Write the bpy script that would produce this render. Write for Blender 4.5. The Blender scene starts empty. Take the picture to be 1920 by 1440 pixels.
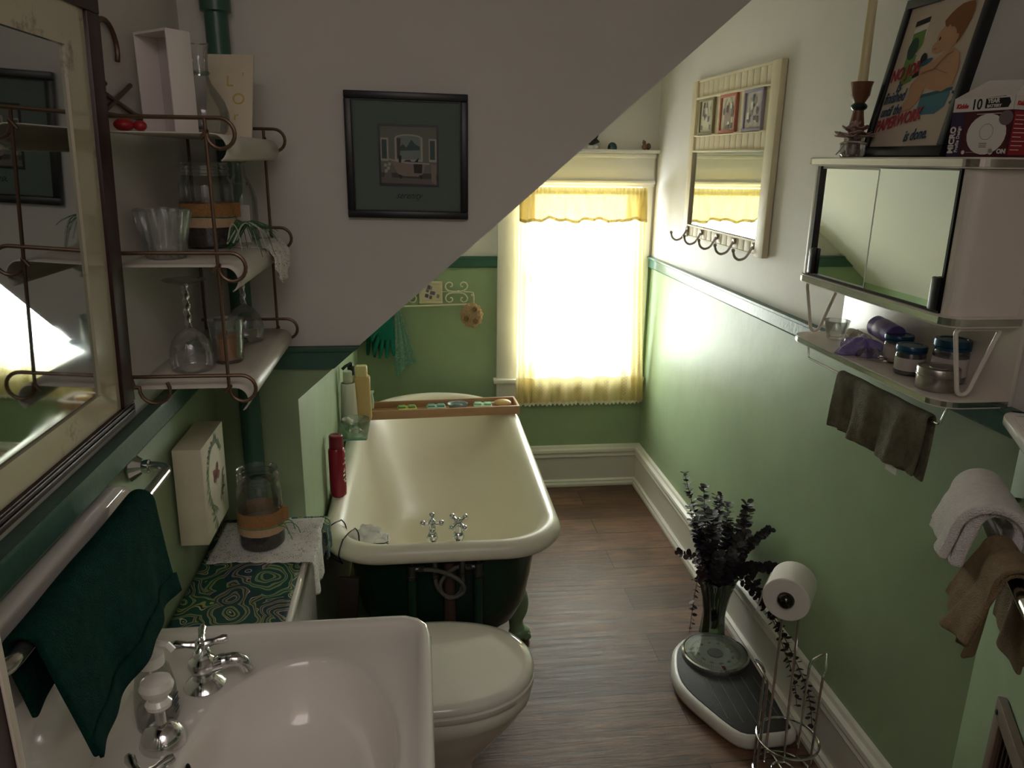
import bpy, bmesh, math, random
from mathutils import Vector, Matrix
random.seed(7)
C = bpy.context.scene.collection
PI = math.pi
V = Vector

# ------------------------------------------------------------ materials
def lin(h):
    h = h.lstrip('#')
    out = []
    for i in (0, 2, 4):
        c = int(h[i:i+2], 16) / 255
        out.append(c / 12.92 if c <= .04045 else ((c + .055) / 1.055) ** 2.4)
    return (*out, 1)

def newmat(name):
    m = bpy.data.materials.new(name); m.use_nodes = True
    nt = m.node_tree
    b = nt.nodes['Principled BSDF']
    return m, nt, b

def N(nt, kind, **kw):
    n = nt.nodes.new(kind)
    for k, v in kw.items(): setattr(n, k, v)
    return n

def mat(name, col, rough=.5, metal=0, var=0, vscale=20, bump=0, bscale=200, coat=0, sheen=0, spec=.5, stretch=None, detail=4):
    m, nt, b = newmat(name)
    b.inputs['Base Color'].default_value = lin(col)
    b.inputs['Roughness'].default_value = rough
    b.inputs['Metallic'].default_value = metal
    b.inputs['Coat Weight'].default_value = coat
    b.inputs['Sheen Weight'].default_value = sheen
    b.inputs['Specular IOR Level'].default_value = spec
    if var or bump:
        tc = N(nt, 'ShaderNodeTexCoord'); src = tc.outputs['Object']
        if stretch:
            mp = N(nt, 'ShaderNodeMapping'); mp.inputs['Scale'].default_value = stretch
            nt.links.new(src, mp.inputs['Vector']); src = mp.outputs['Vector']
    if var:
        no = N(nt, 'ShaderNodeTexNoise'); no.inputs['Scale'].default_value = vscale; no.inputs['Detail'].default_value = detail
        nt.links.new(src, no.inputs['Vector'])
        mr = N(nt, 'ShaderNodeMapRange'); mr.inputs['From Min'].default_value = .3; mr.inputs['From Max'].default_value = .7
        mr.inputs['To Min'].default_value = 1 - var; mr.inputs['To Max'].default_value = 1 + var
        nt.links.new(no.outputs['Fac'], mr.inputs['Value'])
        hs = N(nt, 'ShaderNodeHueSaturation'); hs.inputs['Color'].default_value = lin(col)
        nt.links.new(mr.outputs['Result'], hs.inputs['Value'])
        nt.links.new(hs.outputs['Color'], b.inputs['Base Color'])
    if bump:
        n2 = N(nt, 'ShaderNodeTexNoise'); n2.inputs['Scale'].default_value = bscale; n2.inputs['Detail'].default_value = 5
        nt.links.new(src, n2.inputs['Vector'])
        bp = N(nt, 'ShaderNodeBump'); bp.inputs['Strength'].default_value = bump; bp.inputs['Distance'].default_value = .01
        nt.links.new(n2.outputs['Fac'], bp.inputs['Height'])
        nt.links.new(bp.outputs['Normal'], b.inputs['Normal'])
    return m

def thin_glass(name, tint='#f4f8f6', gloss=.02, refl=1.0, milky=0):
    m, nt, b = newmat(name); nt.nodes.remove(b)
    out = nt.nodes['Material Output']
    t = N(nt, 'ShaderNodeBsdfTransparent'); t.inputs['Color'].default_value = lin(tint)
    g = N(nt, 'ShaderNodeBsdfGlossy'); g.inputs['Roughness'].default_value = gloss
    lw = N(nt, 'ShaderNodeLayerWeight'); lw.inputs['Blend'].default_value = .35
    mr = N(nt, 'ShaderNodeMapRange'); mr.inputs['To Min'].default_value = .05; mr.inputs['To Max'].default_value = .75 * refl
    nt.links.new(lw.outputs['Fresnel'], mr.inputs['Value'])
    mx = N(nt, 'ShaderNodeMixShader')
    nt.links.new(mr.outputs['Result'], mx.inputs['Fac'])
    nt.links.new(t.outputs[0], mx.inputs[1]); nt.links.new(g.outputs[0], mx.inputs[2])
    src = mx.outputs[0]
    if milky:
        df = N(nt, 'ShaderNodeBsdfDiffuse'); df.inputs['Color'].default_value = lin('#eeeeea')
        m3 = N(nt, 'ShaderNodeMixShader'); m3.inputs['Fac'].default_value = milky
        nt.links.new(src, m3.inputs[1]); nt.links.new(df.outputs[0], m3.inputs[2]); src = m3.outputs[0]
    nt.links.new(src, out.inputs['Surface'])
    return m

def cloth_sheer(name, col, trans=.4, dots=0, dif=.5, tcol=None):
    """woven sheer: some light straight through, some diffused through, some reflected"""
    m, nt, b = newmat(name); nt.nodes.remove(b)
    out = nt.nodes['Material Output']
    tr = N(nt, 'ShaderNodeBsdfTransparent'); tr.inputs['Color'].default_value = lin('#fbf8f2')
    tl = N(nt, 'ShaderNodeBsdfTranslucent'); tl.inputs['Color'].default_value = lin(tcol or col)
    df = N(nt, 'ShaderNodeBsdfDiffuse'); df.inputs['Color'].default_value = lin(col)
    m1 = N(nt, 'ShaderNodeMixShader'); m1.inputs['Fac'].default_value = dif
    nt.links.new(tl.outputs[0], m1.inputs[1]); nt.links.new(df.outputs[0], m1.inputs[2])
    m2 = N(nt, 'ShaderNodeMixShader'); m2.inputs['Fac'].default_value = trans
    nt.links.new(m1.outputs[0], m2.inputs[1]); nt.links.new(tr.outputs[0], m2.inputs[2])
    if dots:
        tc = N(nt, 'ShaderNodeTexCoord'); mp = N(nt, 'ShaderNodeMapping'); mp.inputs['Scale'].default_value = (dots, 1, dots)
        mp.inputs['Rotation'].default_value = (0, PI/4, 0)
        nt.links.new(tc.outputs['Object'], mp.inputs['Vector'])
        vo = N(nt, 'ShaderNodeTexVoronoi', voronoi_dimensions='3D'); vo.inputs['Randomness'].default_value = 0; vo.inputs['Scale'].default_value = 1
        fl = N(nt, 'ShaderNodeVectorMath', operation='MULTIPLY'); fl.inputs[1].default_value = (1, 0, 1)
        nt.links.new(mp.outputs[0], fl.inputs[0]); nt.links.new(fl.outputs[0], vo.inputs['Vector'])
        mr = N(nt, 'ShaderNodeMapRange'); mr.inputs['From Min'].default_value = .2; mr.inputs['From Max'].default_value = .3
        mr.inputs['To Min'].default_value = trans*.35; mr.inputs['To Max'].default_value = trans
        nt.links.new(vo.outputs['Distance'], mr.inputs['Value']); nt.links.new(mr.outputs[0], m2.inputs['Fac'])
    nt.links.new(m2.outputs[0], out.inputs['Surface'])
    return m

def lace(name, col='#e8e6e0', scale=120, hole=.35):
    m, nt, b = newmat(name)
    b.inputs['Base Color'].default_value = lin(col); b.inputs['Roughness'].default_value = .9
    tc = N(nt, 'ShaderNodeTexCoord')
    vo = N(nt, 'ShaderNodeTexVoronoi'); vo.inputs['Scale'].default_value = scale
    nt.links.new(tc.outputs['Object'], vo.inputs['Vector'])
    v2 = N(nt, 'ShaderNodeTexNoise'); v2.inputs['Scale'].default_value = scale * .22
    nt.links.new(tc.outputs['Object'], v2.inputs['Vector'])
    ad = N(nt, 'ShaderNodeMath', operation='ADD'); nt.links.new(vo.outputs['Distance'], ad.inputs[0]); nt.links.new(v2.outputs['Fac'], ad.inputs[1])
    mr = N(nt, 'ShaderNodeMapRange'); mr.inputs['From Min'].default_value = hole + .45; mr.inputs['From Max'].default_value = hole + .52
    mr.inputs['To Min'].default_value = .45; mr.inputs['To Max'].default_value = 1
    nt.links.new(ad.outputs[0], mr.inputs['Value']); nt.links.new(mr.outputs[0], b.inputs['Alpha'])
    return m

# ------------------------------------------------------------ mesh builder
class MB:
    def __init__(s): s.v = []; s.f = []; s.m = []; s.sm = []
    def add(s, vs, fs, mi=0, smooth=True):
        o = len(s.v)
        s.v += [tuple(p) for p in vs]
        for f in fs:
            s.f.append(tuple(i + o for i in f)); s.m.append(mi); s.sm.append(smooth)
        return s
    def addbm(s, bm, mi=0, smooth=False):
        bm.verts.index_update()
        s.add([v.co for v in bm.verts], [[v.index for v in f.verts] for f in bm.faces], mi, smooth); bm.free(); return s
    def box(s, x0, x1, y0, y1, z0, z1, mi=0, b=0, seg=2, M=None, smooth=None):
        bm = bmesh.new(); bmesh.ops.create_cube(bm, size=1)
        for v in bm.verts:
            v.co = V(((x0+x1)/2 + v.co.x*abs(x1-x0), (y0+y1)/2 + v.co.y*abs(y1-y0), (z0+z1)/2 + v.co.z*abs(z1-z0)))
        if b: bmesh.ops.bevel(bm, geom=list(bm.edges), offset=b, segments=seg, profile=.5, affect='EDGES')
        if M is not None:
            for v in bm.verts: v.co = M @ v.co
        return s.addbm(bm, mi, bool(b) if smooth is None else smooth)
    def tube(s, pts, r, seg=8, closed=False, mi=0, caps=True):
        pts = [V(p) for p in pts]; n = len(pts)
        rs = r if isinstance(r, (list, tuple)) else [r]*n
        tang = []
        for i in range(n):
            a = pts[(i-1) % n] if (closed or i > 0) else pts[i]
            b = pts[(i+1) % n] if (closed or i < n-1) else pts[i]
            t = (b - a); tang.append(t.normalized() if t.length > 1e-9 else V((0, 0, 1)))
        up = V((0, 0, 1)) if abs(tang[0].z) < .9 else V((1, 0, 0))
        nrm = (up - tang[0]*up.dot(tang[0])).normalized()
        vs = []
        for i in range(n):
            if i:
                q = tang[i-1].rotation_difference(tang[i]); nrm = (q @ nrm); nrm = (nrm - tang[i]*nrm.dot(tang[i])).normalized()
            bn = tang[i].cross(nrm)
            for k in range(seg):
                a = 2*PI*k/seg
                vs.append(pts[i] + (nrm*math.cos(a) + bn*math.sin(a))*rs[i])
        fs = []
        m = n if closed else n-1
        for i in range(m):
            j = (i+1) % n
            for k in range(seg):
                l = (k+1) % seg
                fs.append((i*seg+k, i*seg+l, j*seg+l, j*seg+k))
        if caps and not closed:
            fs.append(tuple(range(seg-1, -1, -1))); fs.append(tuple((n-1)*seg+k for k in range(seg)))
        return s.add(vs, fs, mi, True)
    def lathe(s, prof, c, axis=(0, 0, 1), seg=24, mi=0, sx=1, sy=1, rot=0, wav=None):
        """prof: list of (r, h) from bottom to top; closes on the axis when r == 0"""
        ax = V(axis).normalized()
        q = V((0, 0, 1)).rotation_difference(ax); c = V(c)
        vs = []; idx = []
        for (r, h) in prof:
            if r <= 1e-7:
                idx.append([len(vs)]*seg); vs.append(c + q @ V((0, 0, h)))
            else:
                row = []
                for k in range(seg):
                    a = 2*PI*k/seg + rot
                    w = wav(a, h) if wav else 1
                    row.append(len(vs)); vs.append(c + q @ V((r*w*math.cos(a)*sx, r*w*math.sin(a)*sy, h)))
                idx.append(row)
        fs = []
        for i in range(len(prof)-1):
            for k in range(seg):
                l = (k+1) % seg
                f = [idx[i][k], idx[i][l], idx[i+1][l], idx[i+1][k]]
                g = []
                for x in f:
                    if x not in g: g.append(x)
                if len(g) >= 3: fs.append(tuple(g))
        return s.add(vs, fs, mi, True)
    def ball(s, c, r, mi=0, sx=1, sy=1, sz=1, seg=14, M=None):
        bm = bmesh.new(); bmesh.ops.create_uvsphere(bm, u_segments=seg, v_segments=max(6, seg*2//3), radius=r)
        for v in bm.verts:
            v.co = V((v.co.x*sx, v.co.y*sy, v.co.z*sz))
            if M is not None: v.co = M @ v.co
            v.co += V(c)
        return s.addbm(bm, mi, True)
    def grid(s, nu, nv, fn, mi=0, closeu=False, closev=False, smooth=True):
        vs = [fn(i/(nu if closeu else nu-1), j/(nv if closev else nv-1)) for i in range(nu) for j in range(nv)]
        fs = []
        for i in range(nu if closeu else nu-1):
            for j in range(nv if closev else nv-1):
                a, b2 = i*nv+j, ((i+1) % nu)*nv+j
                c2, d = ((i+1) % nu)*nv+(j+1) % nv, i*nv+(j+1) % nv
                fs.append((a, b2, c2, d))
        return s.add(vs, fs, mi, smooth)
    def rings(s, rings, mi=0, cap0=False, cap1=False, smooth=True):
        n = len(rings[0]); vs = [p for r in rings for p in r]; fs = []
        for i in range(len(rings)-1):
            for k in range(n):
                l = (k+1) % n
                fs.append((i*n+k, i*n+l, (i+1)*n+l, (i+1)*n+k))
        if cap0: fs.append(tuple(range(n-1, -1, -1)))
        if cap1: fs.append(tuple((len(rings)-1)*n+k for k in range(n)))
        return s.add(vs, fs, mi, smooth)
    def prism(s, poly, z0, z1, mi=0, b=0, M=None, smooth=False, seg=2):
        """extrude a 2D outline (xy) from z0 to z1"""
        bm = bmesh.new()
        lo = [bm.verts.new((p[0], p[1], z0)) for p in poly]
        f = bm.faces.new(lo)
        r = bmesh.ops.extrude_face_region(bm, geom=[f])
        up = [e for e in r['geom'] if isinstance(e, bmesh.types.BMVert)]
        for v in up: v.co.z = z1
        bmesh.ops.recalc_face_normals(bm, faces=list(bm.faces))
        if b:
            es = [e for e in bm.edges if abs(e.verts[0].co.z - e.verts[1].co.z) < 1e-6]
            bmesh.ops.bevel(bm, geom=es, offset=b, segments=seg, profile=.5, affect='EDGES')
        if M is not None:
            for v in bm.verts: v.co = M @ v.co
        return s.addbm(bm, mi, smooth or bool(b))
    def text(s, txt, M, size, mi=0, depth=.0004, shear=0, align='LEFT', bold=0, sx=1):
        cu = bpy.data.curves.new('lettering', 'FONT'); cu.body = txt; cu.size = size; cu.shear = shear
        cu.align_x = align; cu.extrude = depth; cu.offset = bold; cu.resolution_u = 3
        o = bpy.data.objects.new('lettering', cu); C.objects.link(o)
        dg = bpy.context.evaluated_depsgraph_get(); dg.update()
        me = o.evaluated_get(dg).to_mesh()
        vs = [M @ V((v.co.x*sx, v.co.y, v.co.z)) for v in me.vertices]
        fs = [tuple(p.vertices) for p in me.polygons]
        s.add(vs, fs, mi, False)
        o.evaluated_get(dg).to_mesh_clear()
        bpy.data.objects.remove(o); bpy.data.curves.remove(cu)
        return s
    def build(s, name, mats, parent=None, loc=None, fix=True, sharp=35):
        org = V((0, 0, 0))
        if parent is not None: org = V(parent['_o'])
        elif loc is not None: org = V(loc)
        me = bpy.data.meshes.new(name)
        me.from_pydata([(V(p) - org)[:] for p in s.v], [], s.f)
        if not isinstance(mats, (list, tuple)): mats = [mats]
        for m in mats: me.materials.append(m)
        me.polygons.foreach_set('material_index', s.m)
        me.polygons.foreach_set('use_smooth', s.sm)
        if fix:
            bm = bmesh.new(); bm.from_mesh(me)
            bmesh.ops.recalc_face_normals(bm, faces=list(bm.faces))
            bm.to_mesh(me); bm.free()
        me.update()
        if any(s.sm) and sharp: me.set_sharp_from_angle(angle=math.radians(sharp))
        o = bpy.data.objects.new(name, me); C.objects.link(o)
        if parent is not None: o.parent = parent
        else: o.location = org
        o['_o'] = tuple(org)
        return o

def thing(name, label, cat, loc, group=None):
    o = bpy.data.objects.new(name, None); C.objects.link(o)
    o.location = loc; o['_o'] = tuple(loc); o.empty_display_size = .02
    o['label'] = label; o['category'] = cat
    if group: o['group'] = group
    return o
def tag(o, label, cat, group=None):
    o['label'] = label; o['category'] = cat
    if group: o['group'] = group
    return o
def struct(o, label=None):
    o['kind'] = 'structure'
    if label: o['label'] = label
    return o
def solid(o, t, off=0):
    m = o.modifiers.new('thickness', 'SOLIDIFY'); m.thickness = t; m.offset = off; return o
def subd(o, n=1):
    m = o.modifiers.new('smooth', 'SUBSURF'); m.levels = n; m.render_levels = n; return o
def dup(root, loc, label=None, group=None, rotz=0):
    r = root.copy(); C.objects.link(r); r.location = loc; r.rotation_euler = (0, 0, rotz); r['_o'] = tuple(loc)
    if label: r['label'] = label
    if group: r['group'] = group
    for ch in list(root.children):
        c = ch.copy(); C.objects.link(c); c.parent = r
        for g in list(ch.children):
            d = g.copy(); C.objects.link(d); d.parent = c
    return r

class Fr:
    """a flat frame on a surface: o origin, u to the viewer's right, w up, n towards the viewer"""
    def __init__(s, o, u, w):
        s.o = V(o); s.u = V(u).normalized(); s.w = V(w).normalized(); s.n = s.u.cross(s.w)
    def p(s, a, b, d=0): return s.o + s.u*a + s.w*b + s.n*d
    def M(s, a=0, b=0, d=0):
        m = Matrix.Identity(4)
        for i, ax in enumerate((s.u, s.w, s.n)):
            for k in range(3): m[k][i] = ax[k]
        t = s.p(a, b, d)
        for k in range(3): m[k][3] = t[k]
        return m
    def poly(s, mb, pts, d=0, mi=0): mb.add([s.p(a, b, d) for a, b in pts], [tuple(range(len(pts)))], mi, False)
    def box(s, mb, a0, a1, b0, b1, d0, d1, mi=0, b=0): mb.box(a0, a1, b0, b1, d0, d1, mi, b, M=s.M())
    def frame(s, mb, a0, a1, b0, b1, w, d0, d1, mi=0, bev=.0):
        s.box(mb, a0, a1, b0, b0+w, d0, d1, mi, bev); s.box(mb, a0, a1, b1-w, b1, d0, d1, mi, bev)
        s.box(mb, a0, a0+w, b0+w, b1-w, d0, d1, mi, bev); s.box(mb, a1-w, a1, b0+w, b1-w, d0, d1, mi, bev)
    def stroke(s, mb, pts, w, d=0, mi=0):
        for (a, b), (c, e) in zip(pts, pts[1:]):
            t = V((c-a, e-b)); 
            if t.length < 1e-9: continue
            nn = V((-t.y, t.x)).normalized()*w/2
            ex = t.normalized()*w*.3
            s.poly(mb, [(a-ex.x+nn.x, b-ex.y+nn.y), (a-ex.x-nn.x, b-ex.y-nn.y), (c+ex.x-nn.x, e+ex.y-nn.y), (c+ex.x+nn.x, e+ex.y+nn.y)], d, mi)

def arc(cx, cy, r, a0, a1, n=12, ry=None):
    ry = r if ry is None else ry
    return [(cx + r*math.cos(math.radians(a0 + (a1-a0)*i/n)), cy + ry*math.sin(math.radians(a0 + (a1-a0)*i/n))) for i in range(n+1)]
def rrect(x0, x1, y0, y1, r, n=6):
    rs = r if isinstance(r, (list, tuple)) else [r]*4   # BL, BR, TR, TL
    return (arc(x0+rs[0], y0+rs[0], rs[0], 180, 270, n) + arc(x1-rs[1], y0+rs[1], rs[1], 270, 360, n)
            + arc(x1-rs[2], y1-rs[2], rs[2], 0, 90, n) + arc(x0+rs[3], y1-rs[3], rs[3], 90, 180, n))
def smoothpath(pts, n=6):
    """Catmull-Rom through points"""
    P = [V(p) for p in pts]; out = []
    for i in range(len(P)-1):
        p0 = P[max(i-1, 0)]; p1 = P[i]; p2 = P[i+1]; p3 = P[min(i+2, len(P)-1)]
        for k in range(n):
            t = k/n
            out.append(.5*((2*p1) + (p2-p0)*t + (2*p0-5*p1+4*p2-p3)*t*t + (3*p1-p0-3*p2+p3)*t**3))
    out.append(P[-1]); return out
# ------------------------------------------------------------ palette
GREEN = mat('sage_paint', '#98ac89', .46, var=.08, vscale=5, bump=.28, bscale=7)
WHITE_WALL = mat('white_plaster', '#d8d4ce', .58, var=.04, vscale=4, bump=.22, bscale=7)
DKGREEN = mat('dark_green_paint', '#3c6354', .3, var=.08, vscale=12, bump=.08, bscale=60)
TRIMW = mat('white_trim_paint', '#e2dfd6', .35, bump=.03, bscale=40)
CEILM = mat('ceiling_paint', '#e0dcd2', .6, bump=.08, bscale=12)
ENAMEL = mat('cream_enamel', '#ece6d6', .34, coat=.12)
PORC = mat('white_porcelain', '#e9e4dc', .1, coat=.5)
TUBGREEN = mat('dark_green_enamel', '#16362a', .25)
FOOTG = mat('sage_foot_paint', '#86a37e', .35)
CHROME = mat('chrome', '#d8d8d8', .12, 1)
STEEL = mat('brushed_steel', '#a8a6a2', .3, 1)
DKMETAL = mat('dull_pipe_metal', '#5c5a55', .4, .8)
BRONZE = mat('bronze_wire', '#6a5442', .4, .6)
BLACKP = mat('black_paint', '#16171a', .35)
BLACK = mat('black_plastic', '#101012', .3)
MIRROR = mat('mirror_silvering', '#e4e8e4', .015, 1)
WOODRED = mat('dark_red_wood', '#35191a', .42, var=.2, vscale=12, stretch=(1, 1, .15))
CREAMP = mat('aged_cream_paint', '#cfc6ac', .4, var=.1, vscale=9)
BAMBOO = mat('bamboo_wood', '#aa8466', .45, var=.12, vscale=14, stretch=(.2, 3, 3))
WOODH = mat('turned_wood', '#7c4f33', .4, var=.25, vscale=30, stretch=(1, 1, .3))
GLASS = thin_glass('clear_glass', '#fafcfb', milky=.03)
CUTGLASS = thin_glass('cut_glass', '#fafcfb', .05, milky=.09)
GLASSG = thin_glass('greenish_glass', '#e6f4ec')
CRYSTAL, _nt, _b = newmat('crystal'); _b.inputs['Transmission Weight'].default_value = 1; _b.inputs['Roughness'].default_value = .03; _b.inputs['IOR'].default_value = 1.45
WHITEP = mat('white_plastic', '#e6e3dc', .35)
PAPER = mat('white_paper', '#e4ddd8', .8)
CREAMPAPER = mat('cream_board', '#d9cfb6', .7, var=.05, vscale=20)
AMBER = mat('amber_wax', '#c07e48', .45)
BURLAP = mat('burlap', '#b48452', .9, var=.2, vscale=300, bump=.6, bscale=500)
DARKFILL = mat('dark_potpourri', '#33221e', .7, var=.6, vscale=80, bump=.6, bscale=120)
GRASSG = mat('grass_green', '#3f6b45', .6)
TERRY_G = mat('dark_green_terry', '#08372e', .95, var=.25, vscale=60, bump=.7, bscale=420, spec=.1)
TERRY_O = mat('olive_terry', '#716c52', .95, var=.3, vscale=50, bump=.8, bscale=380, sheen=.1)
TERRY_W = mat('white_terry', '#e6e0da', .95, var=.06, vscale=90, bump=.7, bscale=420)
TERRY_T = mat('tan_terry', '#857050', .95, var=.12, vscale=90, bump=.7, bscale=420)
LACE = lace('white_lace', '#e8e6e0', 260, .30)
TISSUE = mat('white_tissue', '#e8e8e6', .8)
DKLEAF = mat('dried_dark_leaf', '#2e252a', .6, var=.3, vscale=40)
DKLEAF2 = mat('dried_maroon_leaf', '#3a2228', .6, var=.3, vscale=40)
RED = mat('red_plastic', '#8e1430', .25)
TAN = mat('tan_lotion', '#d2b37c', .3)
PURPLE = mat('purple_film', '#7869ae', .3, var=.1, vscale=40)
BLUELID = mat('blue_lid', '#1e4a66', .25, .35)
TEAL = mat('teal_knit', '#0f7d6d', .9, bump=.5, bscale=300)
CROCHET = mat('mint_crochet', '#8fbaa8', .95, var=.25, vscale=120, bump=1, bscale=220)
STRAW = mat('straw', '#c9a884', .95, var=.2, vscale=120, bump=1, bscale=260)
IRONW = mat('cream_iron', '#d8d2bc', .5)
CREAMWOOD = mat('cream_beadboard', '#d8ccb0', .5, var=.03, vscale=30)
RUBBER = mat('charcoal_rubber', '#3a3a3a', .6, bump=.2, bscale=300)
WAXC = mat('cream_wax', '#e8dcae', .4)
BROWNM = mat('brown_register_paint', '#6f5c50', .45, var=.06, vscale=30)
DKWOOD = mat('dark_plank', '#2c211c', .6, var=.3, vscale=20, stretch=(3, 3, .3))
LABELW = mat('white_label', '#dcdad4', .6)
INKB = mat('navy_ink', '#22405e', .6)
INKR = mat('crimson_ink', '#a31c30', .6)
INKK = mat('black_ink', '#141414', .6)

def floor_mat():
    m, nt, b = newmat('wood_plank_floor'); L = nt.links.new
    g = N(nt, 'ShaderNodeNewGeometry')
    br = N(nt, 'ShaderNodeTexBrick'); br.offset = .37; br.inputs['Scale'].default_value = 1
    br.inputs['Brick Width'].default_value = 1.22; br.inputs['Row Height'].default_value = .152
    br.inputs['Mortar Size'].default_value = .0016; br.inputs['Mortar Smooth'].default_value = .2
    br.inputs['Color1'].default_value = lin('#927766'); br.inputs['Color2'].default_value = lin('#6b5345'); br.inputs['Mortar'].default_value = lin('#1c1512')
    L(g.outputs['Position'], br.inputs['Vector'])
    mp = N(nt, 'ShaderNodeMapping'); mp.inputs['Scale'].default_value = (2.2, 22, 1)
    L(g.outputs['Position'], mp.inputs['Vector'])
    n1 = N(nt, 'ShaderNodeTexNoise'); n1.inputs['Scale'].default_value = 2.2; n1.inputs['Detail'].default_value = 9; n1.inputs['Roughness'].default_value = .7; n1.inputs['Distortion'].default_value = .8
    L(mp.outputs[0], n1.inputs['Vector'])
    rp = N(nt, 'ShaderNodeValToRGB')
    rp.color_ramp.elements[0].position = .32; rp.color_ramp.elements[0].color = lin('#2c221f')
    rp.color_ramp.elements[1].position = .68; rp.color_ramp.elements[1].color = lin('#bda48e')
    L(n1.outputs['Fac'], rp.inputs['Fac'])
    mx = N(nt, 'ShaderNodeMix', data_type='RGBA', blend_type='OVERLAY'); mx.inputs[0].default_value = .75
    L(br.outputs['Color'], mx.inputs[6]); L(rp.outputs['Color'], mx.inputs[7])
    n2 = N(nt, 'ShaderNodeTexNoise'); n2.inputs['Scale'].default_value = 7; n2.inputs['Detail'].default_value = 6
    L(g.outputs['Position'], n2.inputs['Vector'])
    r2 = N(nt, 'ShaderNodeMapRange'); r2.inputs['From Min'].default_value = .35; r2.inputs['From Max'].default_value = .65; r2.inputs['To Min'].default_value = .72; r2.inputs['To Max'].default_value = 1.12
    L(n2.outputs['Fac'], r2.inputs['Value'])
    hs = N(nt, 'ShaderNodeHueSaturation'); L(mx.outputs[2], hs.inputs['Color']); L(r2.outputs[0], hs.inputs['Value'])
    L(hs.outputs[0], b.inputs['Base Color'])
    rr = N(nt, 'ShaderNodeMapRange'); rr.inputs['To Min'].default_value = .32; rr.inputs['To Max'].default_value = .6
    L(n1.outputs['Fac'], rr.inputs['Value']); L(rr.outputs[0], b.inputs['Roughness'])
    bp = N(nt, 'ShaderNodeBump'); bp.inputs['Strength'].default_value = .5; bp.inputs['Distance'].default_value = .004
    L(n1.outputs['Fac'], bp.inputs['Height']); L(bp.outputs[0], b.inputs['Normal'])
    return m
FLOORM = floor_mat()

def paisley():
    m, nt, b = newmat('paisley_cotton'); L = nt.links.new
    b.inputs['Roughness'].default_value = .85
    tc = N(nt, 'ShaderNodeTexCoord')
    no = N(nt, 'ShaderNodeTexNoise'); no.inputs['Scale'].default_value = 14; no.inputs['Detail'].default_value = 1
    L(tc.outputs['Object'], no.inputs['Vector'])
    mix = N(nt, 'ShaderNodeMix', data_type='RGBA', blend_type='ADD'); mix.inputs[0].default_value = .09
    L(tc.outputs['Object'], mix.inputs[6]); L(no.outputs['Color'], mix.inputs[7])
    v = N(nt, 'ShaderNodeTexVoronoi'); v.inputs['Scale'].default_value = 11; v.inputs['Randomness'].default_value = .9
    L(mix.outputs[2], v.inputs['Vector'])
    mu = N(nt, 'ShaderNodeMath', operation='MULTIPLY'); mu.inputs[1].default_value = 30; L(v.outputs['Distance'], mu.inputs[0])
    si = N(nt, 'ShaderNodeMath', operation='SINE'); L(mu.outputs[0], si.inputs[0])
    rp = N(nt, 'ShaderNodeValToRGB'); cr = rp.color_ramp; cr.interpolation = 'CONSTANT'
    cr.elements[0].position = 0; cr.elements[0].color = lin('#17493f')
    cr.elements[1].position = .52; cr.elements[1].color = lin('#c2c2b0')
    e = cr.elements.new(.66); e.color = lin('#222a3c')
    e = cr.elements.new(.78); e.color = lin('#a59f5c')
    e = cr.elements.new(.93); e.color = lin('#1b5147')
    mr = N(nt, 'ShaderNodeMapRange'); mr.inputs['From Min'].default_value = -1
    L(si.outputs[0], mr.inputs['Value']); L(mr.outputs[0], rp.inputs['Fac'])
    hu = N(nt, 'ShaderNodeMix', data_type='RGBA', blend_type='SOFT_LIGHT'); hu.inputs[0].default_value = .3
    L(rp.outputs[0], hu.inputs[6]); L(v.outputs['Color'], hu.inputs[7]); L(hu.outputs[2], b.inputs['Base Color'])
    return m
PAISLEY = paisley()

def worn_mirror():
    """old silvering: cloudy patches near the border"""
    m, nt, b = newmat('aged_mirror'); L = nt.links.new
    b.inputs['Metallic'].default_value = 1; b.inputs['Base Color'].default_value = lin('#c4cac8')
    tc = N(nt, 'ShaderNodeTexCoord'); no = N(nt, 'ShaderNodeTexNoise'); no.inputs['Scale'].default_value = 6; no.inputs['Detail'].default_value = 8
    L(tc.outputs['Object'], no.inputs['Vector'])
    mr = N(nt, 'ShaderNodeMapRange'); mr.inputs['From Min'].default_value = .45; mr.inputs['From Max'].default_value = .75; mr.inputs['To Min'].default_value = .015; mr.inputs['To Max'].default_value = .09
    L(no.outputs['Fac'], mr.inputs['Value']); L(mr.outputs[0], b.inputs['Roughness'])
    return m
AGEDMIRROR = worn_mirror()

def stained_cream():
    m, nt, b = newmat('stained_cream_border'); L = nt.links.new
    tc = N(nt, 'ShaderNodeTexCoord'); no = N(nt, 'ShaderNodeTexNoise'); no.inputs['Scale'].default_value = 14; no.inputs['Detail'].default_value = 8; no.inputs['Roughness'].default_value = .7
    L(tc.outputs['Object'], no.inputs['Vector'])
    rp = N(nt, 'ShaderNodeValToRGB'); rp.color_ramp.elements[0].position = .30; rp.color_ramp.elements[0].color = lin('#6d5a3c')
    rp.color_ramp.elements[1].position = .42; rp.color_ramp.elements[1].color = lin('#cbc3a8')
    L(no.outputs['Fac'], rp.inputs['Fac']); L(rp.outputs[0], b.inputs['Base Color'])
    b.inputs['Roughness'].default_value = .12; b.inputs['Coat Weight'].default_value = .6
    return m
STAINCREAM = stained_cream()
# ------------------------------------------------------------ room shell
XL, XR, YB, YW, XK, CEIL = -.49, 1.10, 3.59, 1.83, -.298, 2.40
RZ0, RZ1 = 1.113, 1.166           # chair rail
def slope_z(x): return 1.029 + .87*(x + .303)
SPLIT = 1.14                       # paint change, behind the rail
BEND = (1.10, 1.215); END = (.445, -.033)   # the right wall turns in towards the doorway
YBK = -1.0

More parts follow.
